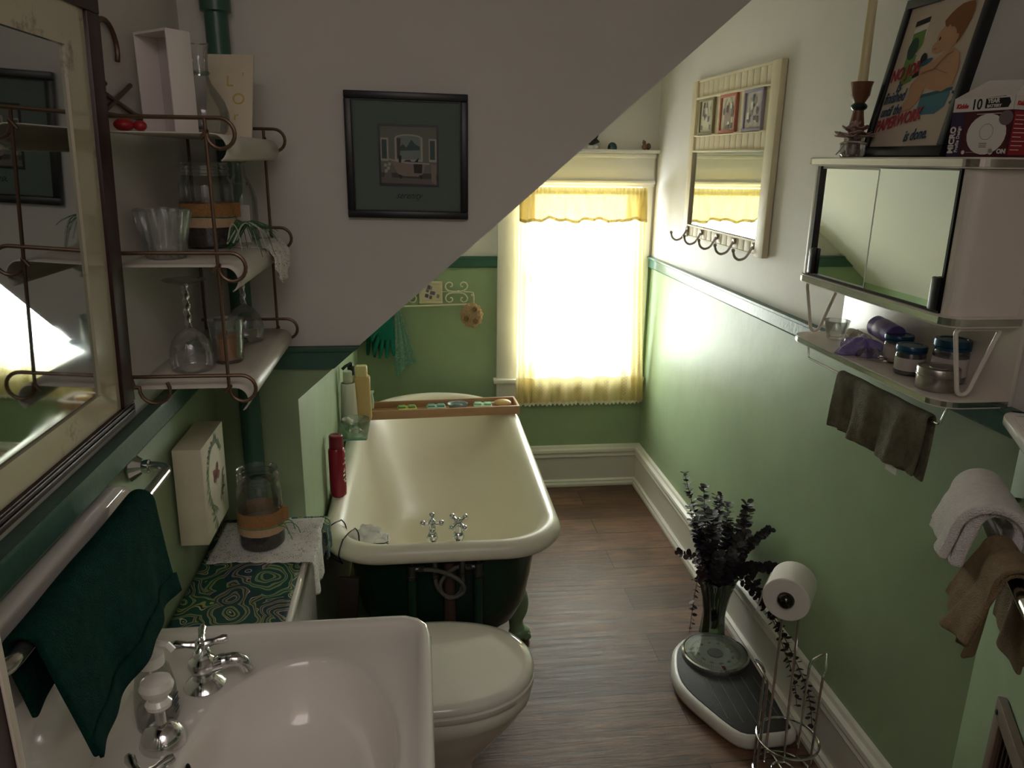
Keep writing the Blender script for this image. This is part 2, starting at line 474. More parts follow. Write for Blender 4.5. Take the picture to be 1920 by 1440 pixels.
f = MB().box(-.6, 1.25, YBK-.1, 3.75, -.05, 0); struct(f.build('floor', FLOORM))
c = MB().box(-.6, 1.25, YBK-.1, YW+.12, CEIL, CEIL+.05); struct(c.build('ceiling', CEILM))

def wallquad(mb, a, b, z0, z1, mi, nrm):
    """wall strip from a to b with 8 cm of thickness away from nrm"""
    n = V((nrm[0], nrm[1], 0)).normalized()*-.08
    A, B = V((a[0], a[1], 0)), V((b[0], b[1], 0))
    vs = []
    for p in (A, B, B+n, A+n):
        vs += [V((p.x, p.y, z0)), V((p.x, p.y, z1))]
    mb.add(vs, [(0, 2, 3, 1), (2, 4, 5, 3), (4, 6, 7, 5), (6, 0, 1, 7), (1, 3, 5, 7), (0, 6, 4, 2)], mi, False)
def wall(name, a, b, nrm, top=CEIL):
    mb = MB(); wallquad(mb, a, b, 0, SPLIT, 0, nrm); wallquad(mb, a, b, SPLIT, top, 1, nrm)
    return struct(mb.build(name, [GREEN, WHITE_WALL]))
wall('wall_left', (XL, YBK), (XL, YW+.08), (1, 0))
wall('wall_right', (XR, BEND[1]-.04), (XR, YB+.1), (-1, 0))
an = V((BEND[1]-END[1], -(BEND[0]-END[0]), 0)).normalized()*-1
if an.x > 0: an = -an
wall('wall_right_angled', BEND, END, an)
wall('wall_right_doorway', (END[0], END[1]), (END[0], YBK), (-1, 0))
wall('wall_back', (XL-.1, YBK), (END[0]+.1, YBK), (0, 1))

# wing wall, with the sloping edge of the alcove
def zx(z): return (z - 1.029)/.87 - .303
T = .10
def polyext(mb, pts, y0, y1, mi):
    n = len(pts)
    vs = [(x, y0, z) for x, z in pts] + [(x, y1, z) for x, z in pts]
    fs = [tuple(range(n)), tuple(range(2*n-1, n-1, -1))] + [(i, (i+1) % n, n+(i+1) % n, n+i) for i in range(n)]
    mb.add(vs, fs, mi, False)
mb = MB()
polyext(mb, [(XL, 0), (XK-.001, 0), (XK-.001, 1.032), (zx(SPLIT), SPLIT), (XL, SPLIT)], YW, YW+T, 0)
polyext(mb, [(XL, SPLIT), (zx(SPLIT), SPLIT), (XR, slope_z(XR)), (XR, CEIL), (XL, CEIL)], YW, YW+T, 1)
struct(mb.build('wall_wing', [GREEN, WHITE_WALL]))
# knee wall under the slope, facing the tub
mb = MB().box(XK-.09, XK, YW+.002, YB+.1, 0, 1.034); struct(mb.build('wall_knee', GREEN))
# sloping ceiling over the tub
mb = MB()
polyext(mb, [(XK-.02, slope_z(XK-.02)), (XR+.08, slope_z(XR+.08)), (XR+.08, slope_z(XR+.08)+.1), (XK-.02, slope_z(XK-.02)+.1)], YW+.003, YB+.1, 0)
struct(mb.build('ceiling_slope', CEILM))
# far wall with the window opening
WX0, WX1, WZ0, WZ1 = .465, 1.03, .60, 1.485
mb = MB()
def fw(x0, x1, z0, z1, mi): mb.box(x0, x1, YB, YB+.1, z0, z1, mi)
fw(-.4, WX0, 0, SPLIT, 0); fw(WX1, XR+.08, 0, SPLIT, 0); fw(WX0, WX1, 0, WZ0, 0)
fw(-.4, WX0, SPLIT, 2.4, 1); fw(WX1, XR+.08, SPLIT, 2.4, 1); fw(WX0, WX1, WZ1, 2.4, 1)
struct(mb.build('wall_far', [GREEN, WHITE_WALL]))

# chair rails
def railbox(mb, a, b, nrm, e0=0, e1=0):
    n = V((nrm[0], nrm[1], 0)).normalized(); A = V((*a, 0)); B = V((*b, 0)); t = (B-A).normalized()
    A -= t*e0; B += t*e1
    prof = [(0, RZ0), (.012, RZ0), (.016, RZ0+.006), (.016, RZ1-.012), (.024, RZ1-.007), (.024, RZ1), (0, RZ1)]
    vs = [p + n*d + V((0, 0, z)) for p in (A, B) for d, z in prof]; k = len(prof)
    mb.add(vs, [tuple(range(k)), tuple(range(2*k-1, k-1, -1))] + [(i, (i+1) % k, k+(i+1) % k, k+i) for i in range(k)], 0, False)
for i, (a, b, nr) in enumerate([((XL, -.2), (XL, YW), (1, 0)), ((XR, BEND[1]), (XR, YB), (-1, 0)), (BEND, END, an), ((XK, YB), (.362, YB), (0, -1))]):
    mb = MB(); railbox(mb, a, b, nr, 0 if i != 2 else .004, 0); struct(mb.build('trim_%d' % (i+1), DKGREEN))
mb = MB()
polyext(mb, [(XL, RZ0), (zx(RZ0), RZ0), (zx(RZ1), RZ1), (XL, RZ1)], YW-.016, YW, 0)
polyext(mb, [(XL, RZ1-.009), (zx(RZ1-.009), RZ1-.009), (zx(RZ1), RZ1), (XL, RZ1)], YW-.024, YW-.01, 0)
struct(mb.build('trim_5', DKGREEN))

# baseboards: cap moulding, flat board, shoe
def base(name, a, b, nrm):
    n = V((nrm[0], nrm[1], 0)).normalized(); A = V((*a, 0)); B = V((*b, 0))
    prof = [(0, 0), (.034, 0), (.034, .012), (.028, .022), (.028, .028), (.020, .034), (.016, .034), (.016, .150), (.022, .152), (.026, .160), (.022, .170), (.024, .178), (.030, .184), (.028, .196), (.016, .202), (.012, .212), (0, .215)]
    k = len(prof); vs = [p + n*d + V((0, 0, z)) for p in (A, B) for d, z in prof]
    mb = MB().add(vs, [tuple(range(k)), tuple(range(2*k-1, k-1, -1))] + [(i, (i+1) % k, k+(i+1) % k, k+i) for i in range(k)], 0, False)
    struct(mb.build(name, TRIMW))
base('baseboard_right', (XR, BEND[1]), (XR, YB), (-1, 0)); base('baseboard_far', (XK, YB), (XR, YB), (0, -1))
base('baseboard_angled', BEND, END, an)

# window: frame, sashes, panes, casing, stool, apron, head board and ledge
win = bpy.data.objects.new('window_1', None); C.objects.link(win); win.location = (.75, YB, .6); win['_o'] = (.75, YB, .6); struct(win)
F = Fr((0, YB, 0), (1, 0, 0), (0, 0, 1))       # n points into the room (-Y)
mb = MB()
F.box(mb, .362, WX0, .575, 1.605, -.0, .02, b=.003); F.box(mb, WX1, 1.085, .575, WZ1, 0, .02, b=.003)
F.box(mb, WX0-.02, 1.085, WZ1, WZ1+.012, 0, .026); F.box(mb, .415, 1.085, WZ1+.010, 1.632, 0, .02, b=.002)
F.box(mb, .38, 1.09, 1.497, 1.512, 0, .034, b=.004)
F.box(mb, .362, 1.085, .445, .555, 0, .018, b=.003)
mb.build('window_casing', TRIMW, win)
mb = MB(); F.box(mb, .345, 1.092, .555, .577, -.02, .045, b=.005); mb.build('window_sill', TRIMW, win)
mb = MB(); F.box(mb, .43, 1.092, 1.632, 1.648, 0, .075, b=.004); F.box(mb, .43, 1.09, 1.612, 1.632, 0, .03, b=.006); struct(mb.build('trim_6', TRIMW))
mb = MB()
for (z0, z1, y) in ((1.035, WZ1, YB+.062), (WZ0, 1.065, YB+.03)):
    G = Fr((0, y, 0), (1, 0, 0), (0, 0, 1)); G.frame(mb, WX0, WX1, z0, z1, .038, -.03, 0)
mb.build('window_sash', TRIMW, win)
mb = MB()
for (z0, z1, y) in ((1.07, WZ1-.035, YB+.077), (WZ0+.035, 1.03, YB+.045)): mb.box(WX0+.03, WX1-.03, y-.002, y+.002, z0, z1)
mb.build('window_pane', thin_glass('window_glass', '#fbfdfc', .01, .6), win)

# door standing open at the left edge of the photo
d = bpy.data.objects.new('door_1', None); C.objects.link(d); d.location = (-.33, .3, 0); d['_o'] = (-.33, .3, 0); struct(d)
mb = MB().box(-.362, -.3245, -.18, .548, .012, 2.03, b=.002)
for z0, z1 in ((.18, .95), (1.12, 1.9)): mb.box(-.3265, -.3215, -.06, .42, z0, z1, b=.002)
mb.build('door_slab', WOODRED, d)
mb = MB().box(-.3245, -.3215, .541, .5495, .012, 2.03, b=.001); mb.build('door_edge', mat('worn_cream_edge', '#c9bfae', .6), d)

# vertical pipe in the corner
t = thing('pipe', 'dark green painted vertical pipe in the corner behind the metal shelf', 'pipe', (-.405, 1.795, 0))
MB().tube([(-.405, 1.795, 0), (-.405, 1.795, CEIL)], .024, 14).build('pipe_run', DKGREEN, t)
MB().lathe([(.024, 0), (.031, .003), (.032, .05), (.024, .056)], (-.405, 1.795, 1.88), seg=18).build('collar', DKGREEN, t)

# ------------------------------------------------------------ camera, sky, lights
f_px = 1442.; yaw, pitch, roll = (math.radians(a) for a in (7.0, 16.3, .8))
fwd = V((math.sin(yaw)*math.cos(pitch), math.cos(yaw)*math.cos(pitch), -math.sin(pitch)))
rt = V((math.cos(yaw), -math.sin(yaw), 0)); up = rt.cross(fwd)
r2 = rt*math.cos(roll) + up*math.sin(roll); u2 = -rt*math.sin(roll) + up*math.cos(roll)
cam = bpy.data.cameras.new('camera'); co = bpy.data.objects.new('camera', cam); C.objects.link(co)
m = Matrix.Identity(4)
for i, ax in enumerate((r2, u2, -fwd)):
    for k in range(3): m[k][i] = ax[k]
m[0][3], m[1][3], m[2][3] = 0, 0, 1.60
co.matrix_world = m
cam.sensor_fit = 'HORIZONTAL'; cam.sensor_width = 36; cam.lens = 36*f_px/1920; cam.clip_start = .02
bpy.context.scene.camera = co

w = bpy.data.worlds.new('sky'); bpy.context.scene.world = w; w.use_nodes = True
bg = w.node_tree.nodes['Background']; bg.inputs['Color'].default_value = (.90, .95, 1, 1); bg.inputs['Strength'].default_value = 20
pl = bpy.data.lights.new('window_portal', 'AREA'); pl.shape = 'RECTANGLE'; pl.size = WX1-WX0; pl.size_y = WZ1-WZ0; pl.cycles.is_portal = True
po = bpy.data.objects.new('window_portal', pl); C.objects.link(po); po.location = ((WX0+WX1)/2, YB+.09, (WZ0+WZ1)/2); po.rotation_euler = (-PI/2, 0, 0)
cl = bpy.data.lights.new('fill_light', 'AREA'); cl.shape = 'DISK'; cl.size = 1.3; cl.energy = 6.5; cl.color = (1, .89, .89)  # soft fill added behind the camera to brighten shaded surfaces, no fixture
lo = bpy.data.objects.new('fill_light', cl); C.objects.link(lo); lo.location = (0, -.55, 2.36)
sc = bpy.context.scene
sc.view_settings.view_transform = 'Standard'; sc.view_settings.look = 'None'; sc.view_settings.gamma = 1; sc.view_settings.use_curve_mapping = False
sc.view_settings.exposure = .85
sc.cycles.use_denoising = True
sc.cycles.max_bounces = 14; sc.cycles.diffuse_bounces = 8; sc.cycles.glossy_bounces = 5; sc.cycles.transmission_bounces = 10; sc.cycles.transparent_max_bounces = 24
sc.cycles.caustics_reflective = False; sc.cycles.caustics_refractive = False; sc.cycles.sample_clamp_indirect = 6
# ------------------------------------------------------------ cloth over a bar
def drape(c, u, n, L, Lf, Lb, r, amp=.008, k=2.5, ph=0, flare=.0, nu=40, nv=44, shrink=0, hem=None, gather=0, drop=None):
    """c: bar point at one end; u along the bar; n towards the room; Lf/Lb front and back lengths"""
    c, u, n = V(c), V(u), V(n); top = PI*r
    def fn(a, b):
        t = -Lb + b*(Lb + top + Lf)
        if t < 0: d = -t; off = -r; z = -d
        elif t > top: d = t-top; off = r; z = -d
        else: d = 0; off = -r*math.cos(t/r); z = r*math.sin(t/r)
        side = 1 if t > top/2 else -1
        full = Lf if side > 0 else Lb
        q = d/max(full, 1e-4)
        if drop and d > 0: z *= drop(a, side)
        w = amp*(.25 + q)*math.sin(2*PI*k*a + ph + 1.3*q) + amp*.5*q*math.sin(2*PI*k*2.3*a + 2 + ph)
        s = (a-.5)*(1 - shrink*q - gather*(1-q)) + .5
        return c + u*(s*L) + n*(off + (w + flare*q*(1 if side > 0 else .3))*(1 if side > 0 else .6)) + V((0, 0, z))
    return nu, nv, fn

# ------------------------------------------------------------ old framed mirror
th = math.radians(2.0)
F = Fr((-.462, 1.252, 1.195), (0, 1, 0), (math.sin(th), 0, math.cos(th)))
MW, MH = .80, .625
t = thing('wall_mirror', 'large old wall mirror in dark red wood frame with stained cream border', 'mirror', (-.465, .85, 1.195))
mb = MB()
for a0, a1, b0, b1 in ((-MW, 0, 0, .022), (-MW, 0, MH-.032, MH), (-MW, -MW+.045, .022, MH-.032), (-.045, 0, .022, MH-.032)):
    F.box(mb, a0, a1, b0, b1, -.022, 0, b=.002)
F.box(mb, -MW+.01, -.01, .007, .012, -.004, .003, b=.001); F.box(mb, -MW+.01, -.01, .016, .020, -.004, .003, b=.001)
mb.build('outer_frame', WOODRED, t)
mb = MB(); a0, a1, b0, b1 = -MW+.043, -.043, .020, MH-.030
for q in ((a0, a1, b0, .066), (a0, a1, .540, b1), (a0, a0+.07, .066, .540), (-.113, a1, .066, .540)): F.box(mb, *q, -.02, -.006)
mb.build('cream_border', STAINCREAM, t)
mb = MB(); F.box(mb, -MW+.11, -.111, .064, .542, -.02, -.010); mb.build('mirror_glass', AGEDMIRROR, t)

# ------------------------------------------------------------ wire wall shelf
XP, YN, YF = -.319, 1.279, 1.75
RAIL = (1.248, 1.45, 1.654)
t = thing('wall_shelf', 'bronze wire wall shelf with scrolled ends and three white metal trays', 'shelf', (-.40, 1.515, 1.23))
def scroll(y, z):
    p = [(-.482, y, z), (-.40, y, z)]
    for a in range(90, -200, -18):
        rr = .0225 if a > -90 else .0225 - (-90-a)*.00004
        p.append((-.2985 + rr*math.cos(math.radians(a)), y, z-.0225 + rr*math.sin(math.radians(a))))
    p.append((-.327, y, z-.030))
    return p
for y in (YN, YF):
    mb = MB()
    for z in RAIL: mb.tube(scroll(y, z), .0032, 8)
    mb.tube([(XP, y, 1.222), (XP, y, 1.656)], .0030, 8); mb.tube([(-.474, y, 1.21), (-.474, y, 1.70)], .0030, 8)
    cx = -.438
    mb.tube([(-.474, y, 1.252), (-.47, y, 1.232)] + [(cx + .024*math.cos(math.radians(a)), y, 1.226 + .024*math.sin(math.radians(a))) for a in range(170, 400, 20)], .0032, 8)
    mb.build('side_frame', BRONZE, t)
mb = MB(); xw = -.4835
for s, yc in ((1, 1.372), (-1, 1.675)):
    mb.tube([(xw, yc - s*.075, 1.70), (xw, yc - s*.05, 1.765)] + [(xw, yc + s*(.012 - .045*math.cos(math.radians(a))), 1.762 + .040*math.sin(math.radians(a))) for a in range(10, 215, 15)], .0042, 8)
    mb.tube([(xw, yc - s*.075, 1.727), (xw, yc - s*.015, 1.705)], .004, 8)
    mb.tube([(xw, yc - s*.06, 1.698), (xw, yc + s*.10, 1.666), (xw, yc + s*.14, 1.662)], .004, 8)
    mb.tube([(xw, yc - s*.07, 1.668), (xw, yc - s*.03, 1.664), (xw, yc + s*.10, 1.712)], .004, 8)
mb.tube([(xw, YN, 1.70), (xw, YN, 1.655)], .003); mb.tube([(xw, YN, 1.66), (xw, YF, 1.66)], .003)
mb.build('scroll_crest', BRONZE, t)
TRAY = mat('cream_painted_tin', '#d6d0c2', .4)
TZ = tuple(z - .022 for z in RAIL)
for z in TZ:
    def fn(a, b, z=z):
        y = YN + .004 + b*(YF-YN-.008)
        prof = [(-.476, z), (-.44, z), (-.38, z), (-.33, z), (-.312, z-.0005)] + [(-.312 + .022*math.sin(math.radians(q)), z - .022 + .022*math.cos(math.radians(q))) for q in range(20, 150, 16)]
        i = min(int(a*(len(prof)-1)), len(prof)-2); f = a*(len(prof)-1) - i
        return V((prof[i][0]*(1-f) + prof[i+1][0]*f, y, prof[i][1]*(1-f) + prof[i+1][1]*f))
    o = MB().grid(14, 5, fn).build('tray', TRAY, t); solid(o, .002)

# --- top tray
z = TZ[2] + .0015
t = thing('shadow_box', 'open white shadow box frame standing on the top tray of the metal shelf', 'box', (-.42, 1.49, z))
A, B, Cc = V((-.479, 1.50, z)), V((-.405, 1.431, z)), V((-.377, 1.470, z))
uu = (B-A).normalized(); dd = (Cc-B).normalized(); wdt = (B-A).length; dep = (Cc-B).length; hh = .166
M = Matrix(((uu.x, dd.x, 0, A.x), (uu.y, dd.y, 0, A.y), (0, 0, 1, z), (0, 0, 0, 1)))
mb = MB()
mb.box(0, .004, 0, dep, 0, hh, b=.001, M=M); mb.box(wdt-.004, wdt, 0, dep, 0, hh, b=.001, M=M)
mb.box(.004, wdt-.004, 0, dep, 0, .004, M=M); mb.box(.004, wdt-.004, 0, dep, hh-.004, hh, M=M)
mb.build('box_sides', PAPER, t)
MB().box(.004, wdt-.004, dep-.004, dep, .004, hh-.004, M=M).build('back_panel', mat('grey_card', '#cfc6c4', .8), t)

t = thing('glass_decanter', 'round clear glass decanter with a ringed neck behind the white shadow box', 'decanter', (-.375, 1.565, z))
prof = [(0, .001), (.030, .001), (.040, .008), (.0455, .026), (.0455, .042), (.040, .060), (.029, .078), (.019, .092), (.0155, .103), (.0150, .140), (.0175, .150), (.0195, .160), (.0175, .162)]
MB().lathe(prof, (-.391, 1.565, z), seg=32).build('bottle', GLASS, t)
MB().lathe([(.0152, .106), (.0185, .110), (.0152, .114)], (-.391, 1.565, z), seg=20).build('neck_ring', GLASSG, t)

t = thing('wooden_sign', 'cream board with gold letters leaning at the far end of the top tray', 'sign', (-.36, 1.66, z))
wd = V((.005, .055, .160)).normalized()
G = Fr((-.408, 1.635, z), (1, -.05, 0), wd)
mb = MB(); G.box(mb, 0, .088, 0, .166, -.006, 0, b=.001); mb.build('board', CREAMPAPER, t)
GOLD = mat('gold_letter', '#c9b05e', .4)
mb = MB()
for ch, a, b, sz in (('L', .036, .102, .030), ("'", .066, .108, .030), ('O', .048, .066, .032), ('r', .052, .034, .026)):
    mb.text(ch, G.M(a, b, .0006), sz, depth=.0004)
mb.build('gold_letters', GOLD, t)

o = MB().ball((-.455, 1.335, z+.010), .013, 0, 1.2, 1.2, .75).ball((-.432, 1.338, z+.009), .008, 0, 1.3, 1, 1).build('wax_seal', mat('red_wax', '#a01d22', .4), loc=(-.455, 1.335, z))
tag(o, 'small red wax lump on the near edge of the top tray', 'ornament')

# --- jars dressed with burlap, lace and twine
def jar_profile(r, h):
    return [(0, .001), (r*.86, .001), (r*.97, .006), (r, .014), (r, h*.70), (r*.985, h*.75), (r*.90, h*.81), (r*.87, h*.835), (r*.91, h*.845), (r*.91, h*.865), (r*.87, h*.875), (r*.87, h*.905), (r*.91, h*.915), (r*.91, h*.935), (r*.87, h*.945), (r*.87, h*.985), (r*.90, h), (r*.85, h)]
def dressed_jar(t, c, r, h, band=(.30, .50), fill=.26, bow=True):
    c = V(c)
    MB().lathe(jar_profile(r, h), c, seg=36).build('glass_jar', GLASS, t)
    MB().lathe([(0, .004), (r*.9, .004), (r*.95, .01), (r*.95, h*fill), (r*.6, h*fill*1.08), (0, h*fill)], c, seg=24, wav=lambda a, hh: 1+.02*math.sin(9*a)).build('potpourri', DARKFILL, t)
    b0, b1 = h*band[0], h*band[1]
    mb = MB().lathe([(r*1.015, b0), (r*1.03, b0), (r*1.03, b1), (r*1.015, b1)], c, seg=40, wav=lambda a, hh: 1+.006*math.sin(7*a))
    mb.box(r*.55, r*1.22, -.012, -.009, b0, b1, M=Matrix.Translation(c) @ Matrix.Rotation(math.radians(8), 4, 'Z'))
    mb.build('burlap_band', BURLAP, t)
    mb = MB().lathe([(r*1.02, b0*.72), (r*1.05, b0*.70), (r*1.045, b0*1.02), (r*1.03, b0*1.06)], c, seg=48, wav=lambda a, hh: 1+.012*math.sin(16*a))
    mb.build('lace_trim', mat('ecru_lace', '#cfae8a', .9, bump=.6, bscale=300), t)
    mb = MB().tube([c + V((r*1.05*math.cos(a), r*1.05*math.sin(a), b0*1.03 + .001*math.sin(3*a))) for a in [2*PI*i/40 for i in range(40)]], .0014, 6, True)
    if bow:
        p = c + V((r*.85, -r*.62, b0*1.03))
        for k in range(4):
            dx = [(.03, -.01, .012), (.024, -.012, -.012), (.036, .004, -.004), (.02, -.016, .004)][k]
            mb.tube(smoothpath([p, p + V(dx)*.7 + V((0, 0, .008)), p + V(dx)*1.1, p + V((dx[0]*1.3, dx[1], dx[2]-.018))], 4), .0011, 5)
    mb.build('twine_bow', mat('green_twine', '#6f8f6c', .8) if bow else GRASSG, t)

# --- middle tray
z = TZ[1] + .0015
t = thing('mason_jar', 'tall mason jar with burlap band and dark fill on the middle tray', 'jar', (-.398, 1.56, z))
dressed_jar(t, (-.398, 1.56, z), .049, .158, (.36, .53), .34, False)
t = thing('glass_bottle', 'narrow clear glass bottle behind the mason jar on the middle tray', 'bottle', (-.358, 1.668, z))
MB().lathe([(0, .001), (.028, .001), (.031, .006), (.031, .085), (.026, .105), (.013, .130), (.012, .155), (.0155, .158), (.0155, .170), (.012, .172)], (-.358, 1.668, z), seg=24).build('bottle_body', GLASS, t)
MB().lathe([(.0157, .112), (.0165, .115), (.0157, .118)], (-.358, 1.668, z), seg=18).build('neck_bead', GLASSG, t)
t = thing('cut_glass_tumbler', 'faceted cut glass tumbler at the near end of the middle tray', 'glass', (-.428, 1.385, z))
c = V((-.428, 1.385, z))
def fac(a, h): return 1 + .035*math.cos(14*a + h*160) + .03*math.cos(14*a - h*160)
MB().lathe([(0, .001), (.030, .001), (.033, .006), (.036, .028), (.039, .045), (.043, .062), (.045, .080), (.042, .080), (.036, .045), (.031, .012), (0, .010)], c, seg=84, wav=fac).build('cut_bowl', CUTGLASS, t)
MB().lathe([(.0445, .079), (.0455, .082), (.0425, .083), (.0415, .080)], c, seg=40).build('rim', GLASS, t)
o = MB().box(-.372, -.336, 1.632, 1.634, z, z+.075).build('note_card', LABELW, loc=(-.355, 1.633, z)); tag(o, 'small white card standing behind the grass sprig on the middle tray', 'card')
t = thing('grass_sprig', 'sprig of artificial green grass lying over the front of the middle tray', 'grass sprig', (-.345, 1.50, z))
for grp, (mt, nm) in enumerate(((GRASSG, 'green_blades'), (mat('pale_blade', '#b8c6ae', .6), 'pale_blades'))):
    mb = MB(); rnd = random.Random(3+grp)
    for i in range(14 if grp == 0 else 5):
        a = V((-.345 + rnd.uniform(-.008, .008), 1.50 + rnd.uniform(-.02, .02), z + .012 + rnd.uniform(0, .006)))
        e = V((rnd.uniform(.02, .075), rnd.uniform(-.02, .07), rnd.uniform(-.05, -.005)))
        p = smoothpath([a, a + V((e.x*.35, e.y*.3, .034)), a + V((e.x*.75, e.y*.7, .026)), a + e + V((0, 0, .018))], 5)
        mb.tube(p, [.0016*(1-.7*k/len(p)) for k in range(len(p))], 5)
    mb.tube([V((-.352, 1.497, z+.004)), V((-.345, 1.50, z+.013))], .004, 6)
    mb.build(nm, mt, t)
def doily_over_edge(name, label, y0, y1, z, drop, x0=-.40):
    def fn(a, b):
        y = y0 + b*(y1-y0)
        hang = drop*(.62 + .38*math.sin(PI*b)) + .008*abs(math.sin(b*PI*4))
        s = a*(abs(x0)-.30 + hang)
        lim = abs(x0)-.292
        if s < lim: return V((x0 + s, y, z + .002 + .001*math.sin(9*b+7*a)))
        d = s-lim
        return V((-.292 + min(d, .02)*.7 + .004*math.sin(b*22)*min(1, d/.03), y + .006*math.sin(b*13)*d/.05, z + .001 - d*.93))
    o = MB().grid(26, 40, fn).build(name, LACE, loc=(-.33, (y0+y1)/2, z)); solid(o, .0008); return tag(o, label, 'doily')
doily_over_edge('lace_doily', 'white lace doily hanging over the front lip of the middle tray', 1.545, 1.715, TZ[1], .085)

# --- bottom tray
z = TZ[0] + .0015
def goblet(name, label, c, group):
    t = thing(name, label, 'wine glass', c, group); c = V(c)
    MB().lathe([(.0335, .001), (.0355, .004), (.0370, .020), (.0365, .034), (.0315, .052), (.022, .066), (.010, .074), (.006, .077)], c, seg=36).build('bowl', GLASS, t)
    def tw(a, h): return 1 + .22*math.cos(3*a + h*320)
    MB().lathe([(.0055, .076)] + [(.0052, .076 + i*.0020) for i in range(1, 39)] + [(.006, .155)], c, seg=18, wav=tw).build('twisted_stem', CRYSTAL, t)
    MB().lathe([(.006, .153), (.012, .1555), (.034, .161), (.0365, .163), (.034, .1635), (0, .163)], c, seg=36).build('foot', GLASS, t)
    return t
goblet('wine_glass', 'upturned twisted-stem wine glass at the near end of the bottom tray', (-.409, 1.40, z), 'upturned twisted-stem glasses')
goblet('wine_glass', 'upturned twisted-stem wine glass at the far end, behind the orange candle', (-.362, 1.625, z), 'upturned twisted-stem glasses')
t = thing('votive_candle', 'orange candle in a small clear glass between the upturned wine glasses', 'candle', (-.358, 1.452, z))
c = V((-.358, 1.452, z))
MB().lathe([(0, .001), (.023, .001), (.026, .004), (.031, .075), (.0325, .082), (.030, .082), (.025, .008), (0, .006)], c, seg=32).build('candle_glass', GLASS, t)
MB().lathe([(0, .007), (.0235, .007), (.0265, .048), (.02, .052), (0, .051)], c, seg=28).build('wax', AMBER, t)
MB().tube([c + V((0, 0, .050)), c + V((.001, 0, .060))], .0009, 5).build('wick', INKK, t)
t = thing('glass_dish', 'shallow clear glass dish at the far end of the bottom tray', 'dish', (-.385, 1.56, z))
MB().lathe([(0, .001), (.03, .001), (.045, .006), (.056, .014), (.058, .016), (.054, .015), (.03, .004), (0, .003)], (-.40, 1.545, z), seg=36, wav=lambda a, h: 1 + (.03*math.cos(10*a) if h > .008 else 0)).build('dish_body', GLASSG, t)
MB().lathe([(.056, .0138), (.0595, .0162), (.056, .0170)], (-.40, 1.545, z), seg=40, wav=lambda a, h: 1 + .03*math.cos(10*a)).build('scalloped_rim', GLASS, t)

# ------------------------------------------------------------ box canvas with a butterfly
t = thing('canvas_picture', 'cream box canvas with a leaf wreath and red butterfly on the green wall', 'picture', (-.46, 1.54, .85))
F = Fr((-.43, 1.455, .846), (0, 1, .005), (.012, 0, 1))
mb = MB(); F.box(mb, 0, .172, 0, .205, -.055, 0, b=.002); mb.build('canvas_block', CREAMPAPER, t)
mb = MB(); rnd = random.Random(5)
LG = [mat('leaf_olive', '#6d7a52', .8), mat('leaf_sage', '#8c9a78', .8), mat('butterfly_red', '#8f4a3c', .8), mat('stem_brown', '#6b6148', .8)]
def leaf2(a, b, ang, l, wd, mi):
    ca, sa = math.cos(ang), math.sin(ang); pts = [(0, 0), (l*.35, wd), (l*.75, wd*.7), (l, 0), (l*.75, -wd*.7), (l*.35, -wd)]
    F.poly(mb, [(a + x*ca - y*sa, b + x*sa + y*ca) for x, y in pts], .0006 + mi*.0002, mi)
for i in range(46):
    a = math.radians(35 + i*6.9)
    if 250 < 35+i*6.9 < 300: continue
    x, y = .088 + .050*math.cos(a), .115 + .066*math.sin(a)
    leaf2(x, y, a + PI/2*.55 + rnd.uniform(-.5, .5), rnd.uniform(.018, .030), .0035, rnd.choice((0, 0, 1)))
    leaf2(x, y, a - .6 + rnd.uniform(-.4, .4), rnd.uniform(.014, .022), .003, 1)
for i in range(5): leaf2(.06 + i*.004, .045 - i*.006, 2.2 + i*.5, .03, .004, i % 2)
for sgn, l, an2 in ((1, .034, 1.1), (1, .026, .2), (-1, .030, 2.3), (-1, .022, 3.0)): leaf2(.092, .108, an2, l, .010, 2)
F.stroke(mb, [(.118, .03), (.128, .05), (.130, .075)], .0016, .001, 3); F.stroke(mb, [(.088, .095), (.096, .124)], .003, .0014, 3)
mb.build('leaf_print', LG, t)

# ------------------------------------------------------------ towel bar with dark green towel
t = thing('towel_bar', 'chrome towel bar on the left wall holding the dark green towel', 'towel bar', (-.45, 1.0, 1.095))
zb = 1.095; xb = -.424
CH2 = mat('pale_chrome', '#d5d3cc', .14, .92)
path = [(-.462, 1.268, zb)] + [(xb - .03 + .03*math.sin(math.radians(a)), 1.268 - .03 + .03*math.cos(math.radians(a)), zb) for a in range(0, 91, 15)]
path += [(xb, 1.10, zb), (xb, .80, zb)] + [(xb - .05 + .05*math.cos(math.radians(a)), .742 - .05*math.sin(math.radians(a)), zb) for a in range(0, 91, 15)] + [(-.4875, .692, zb)]
MB().tube(path, .0085, 14).build('bar', CH2, t)
for y in (1.268, .692):
    MB().lathe([(0, 0), (.024, 0), (.025, .004), (.018, .012), (.012, .020), (.012, .030), (.009, .032)], (-.4885, y, zb), (1, 0, 0), 24).build('flange', CHROME, t)
t = thing('towel', 'dark green terry towel draped over the chrome bar above the sink', 'towel', (xb, .95, zb))
def dr(a, side): return (1.04 - .10*a + .03*math.sin(7*a)) if side > 0 else (.70 - .1*a)
nu, nv, fn = drape((xb, .752, zb), (0, 1, 0), (1, 0, 0), .375, .150, .140, .018, .0055, 1.7, .4, .022, 60, 60, .10, drop=dr)
o = MB().grid(nu, nv, fn).build('towel_cloth', TERRY_G, t); solid(o, .008); subd(o)
def hem(a, b):
    p = fn(a, 1); q = fn(a, .985); d = (p-q).normalized()
    return p - d*(.030*(1-b)) + V((.0055, 0, 0))
o = MB().grid(50, 4, hem).build('woven_hem', TERRY_G, t); solid(o, .004)
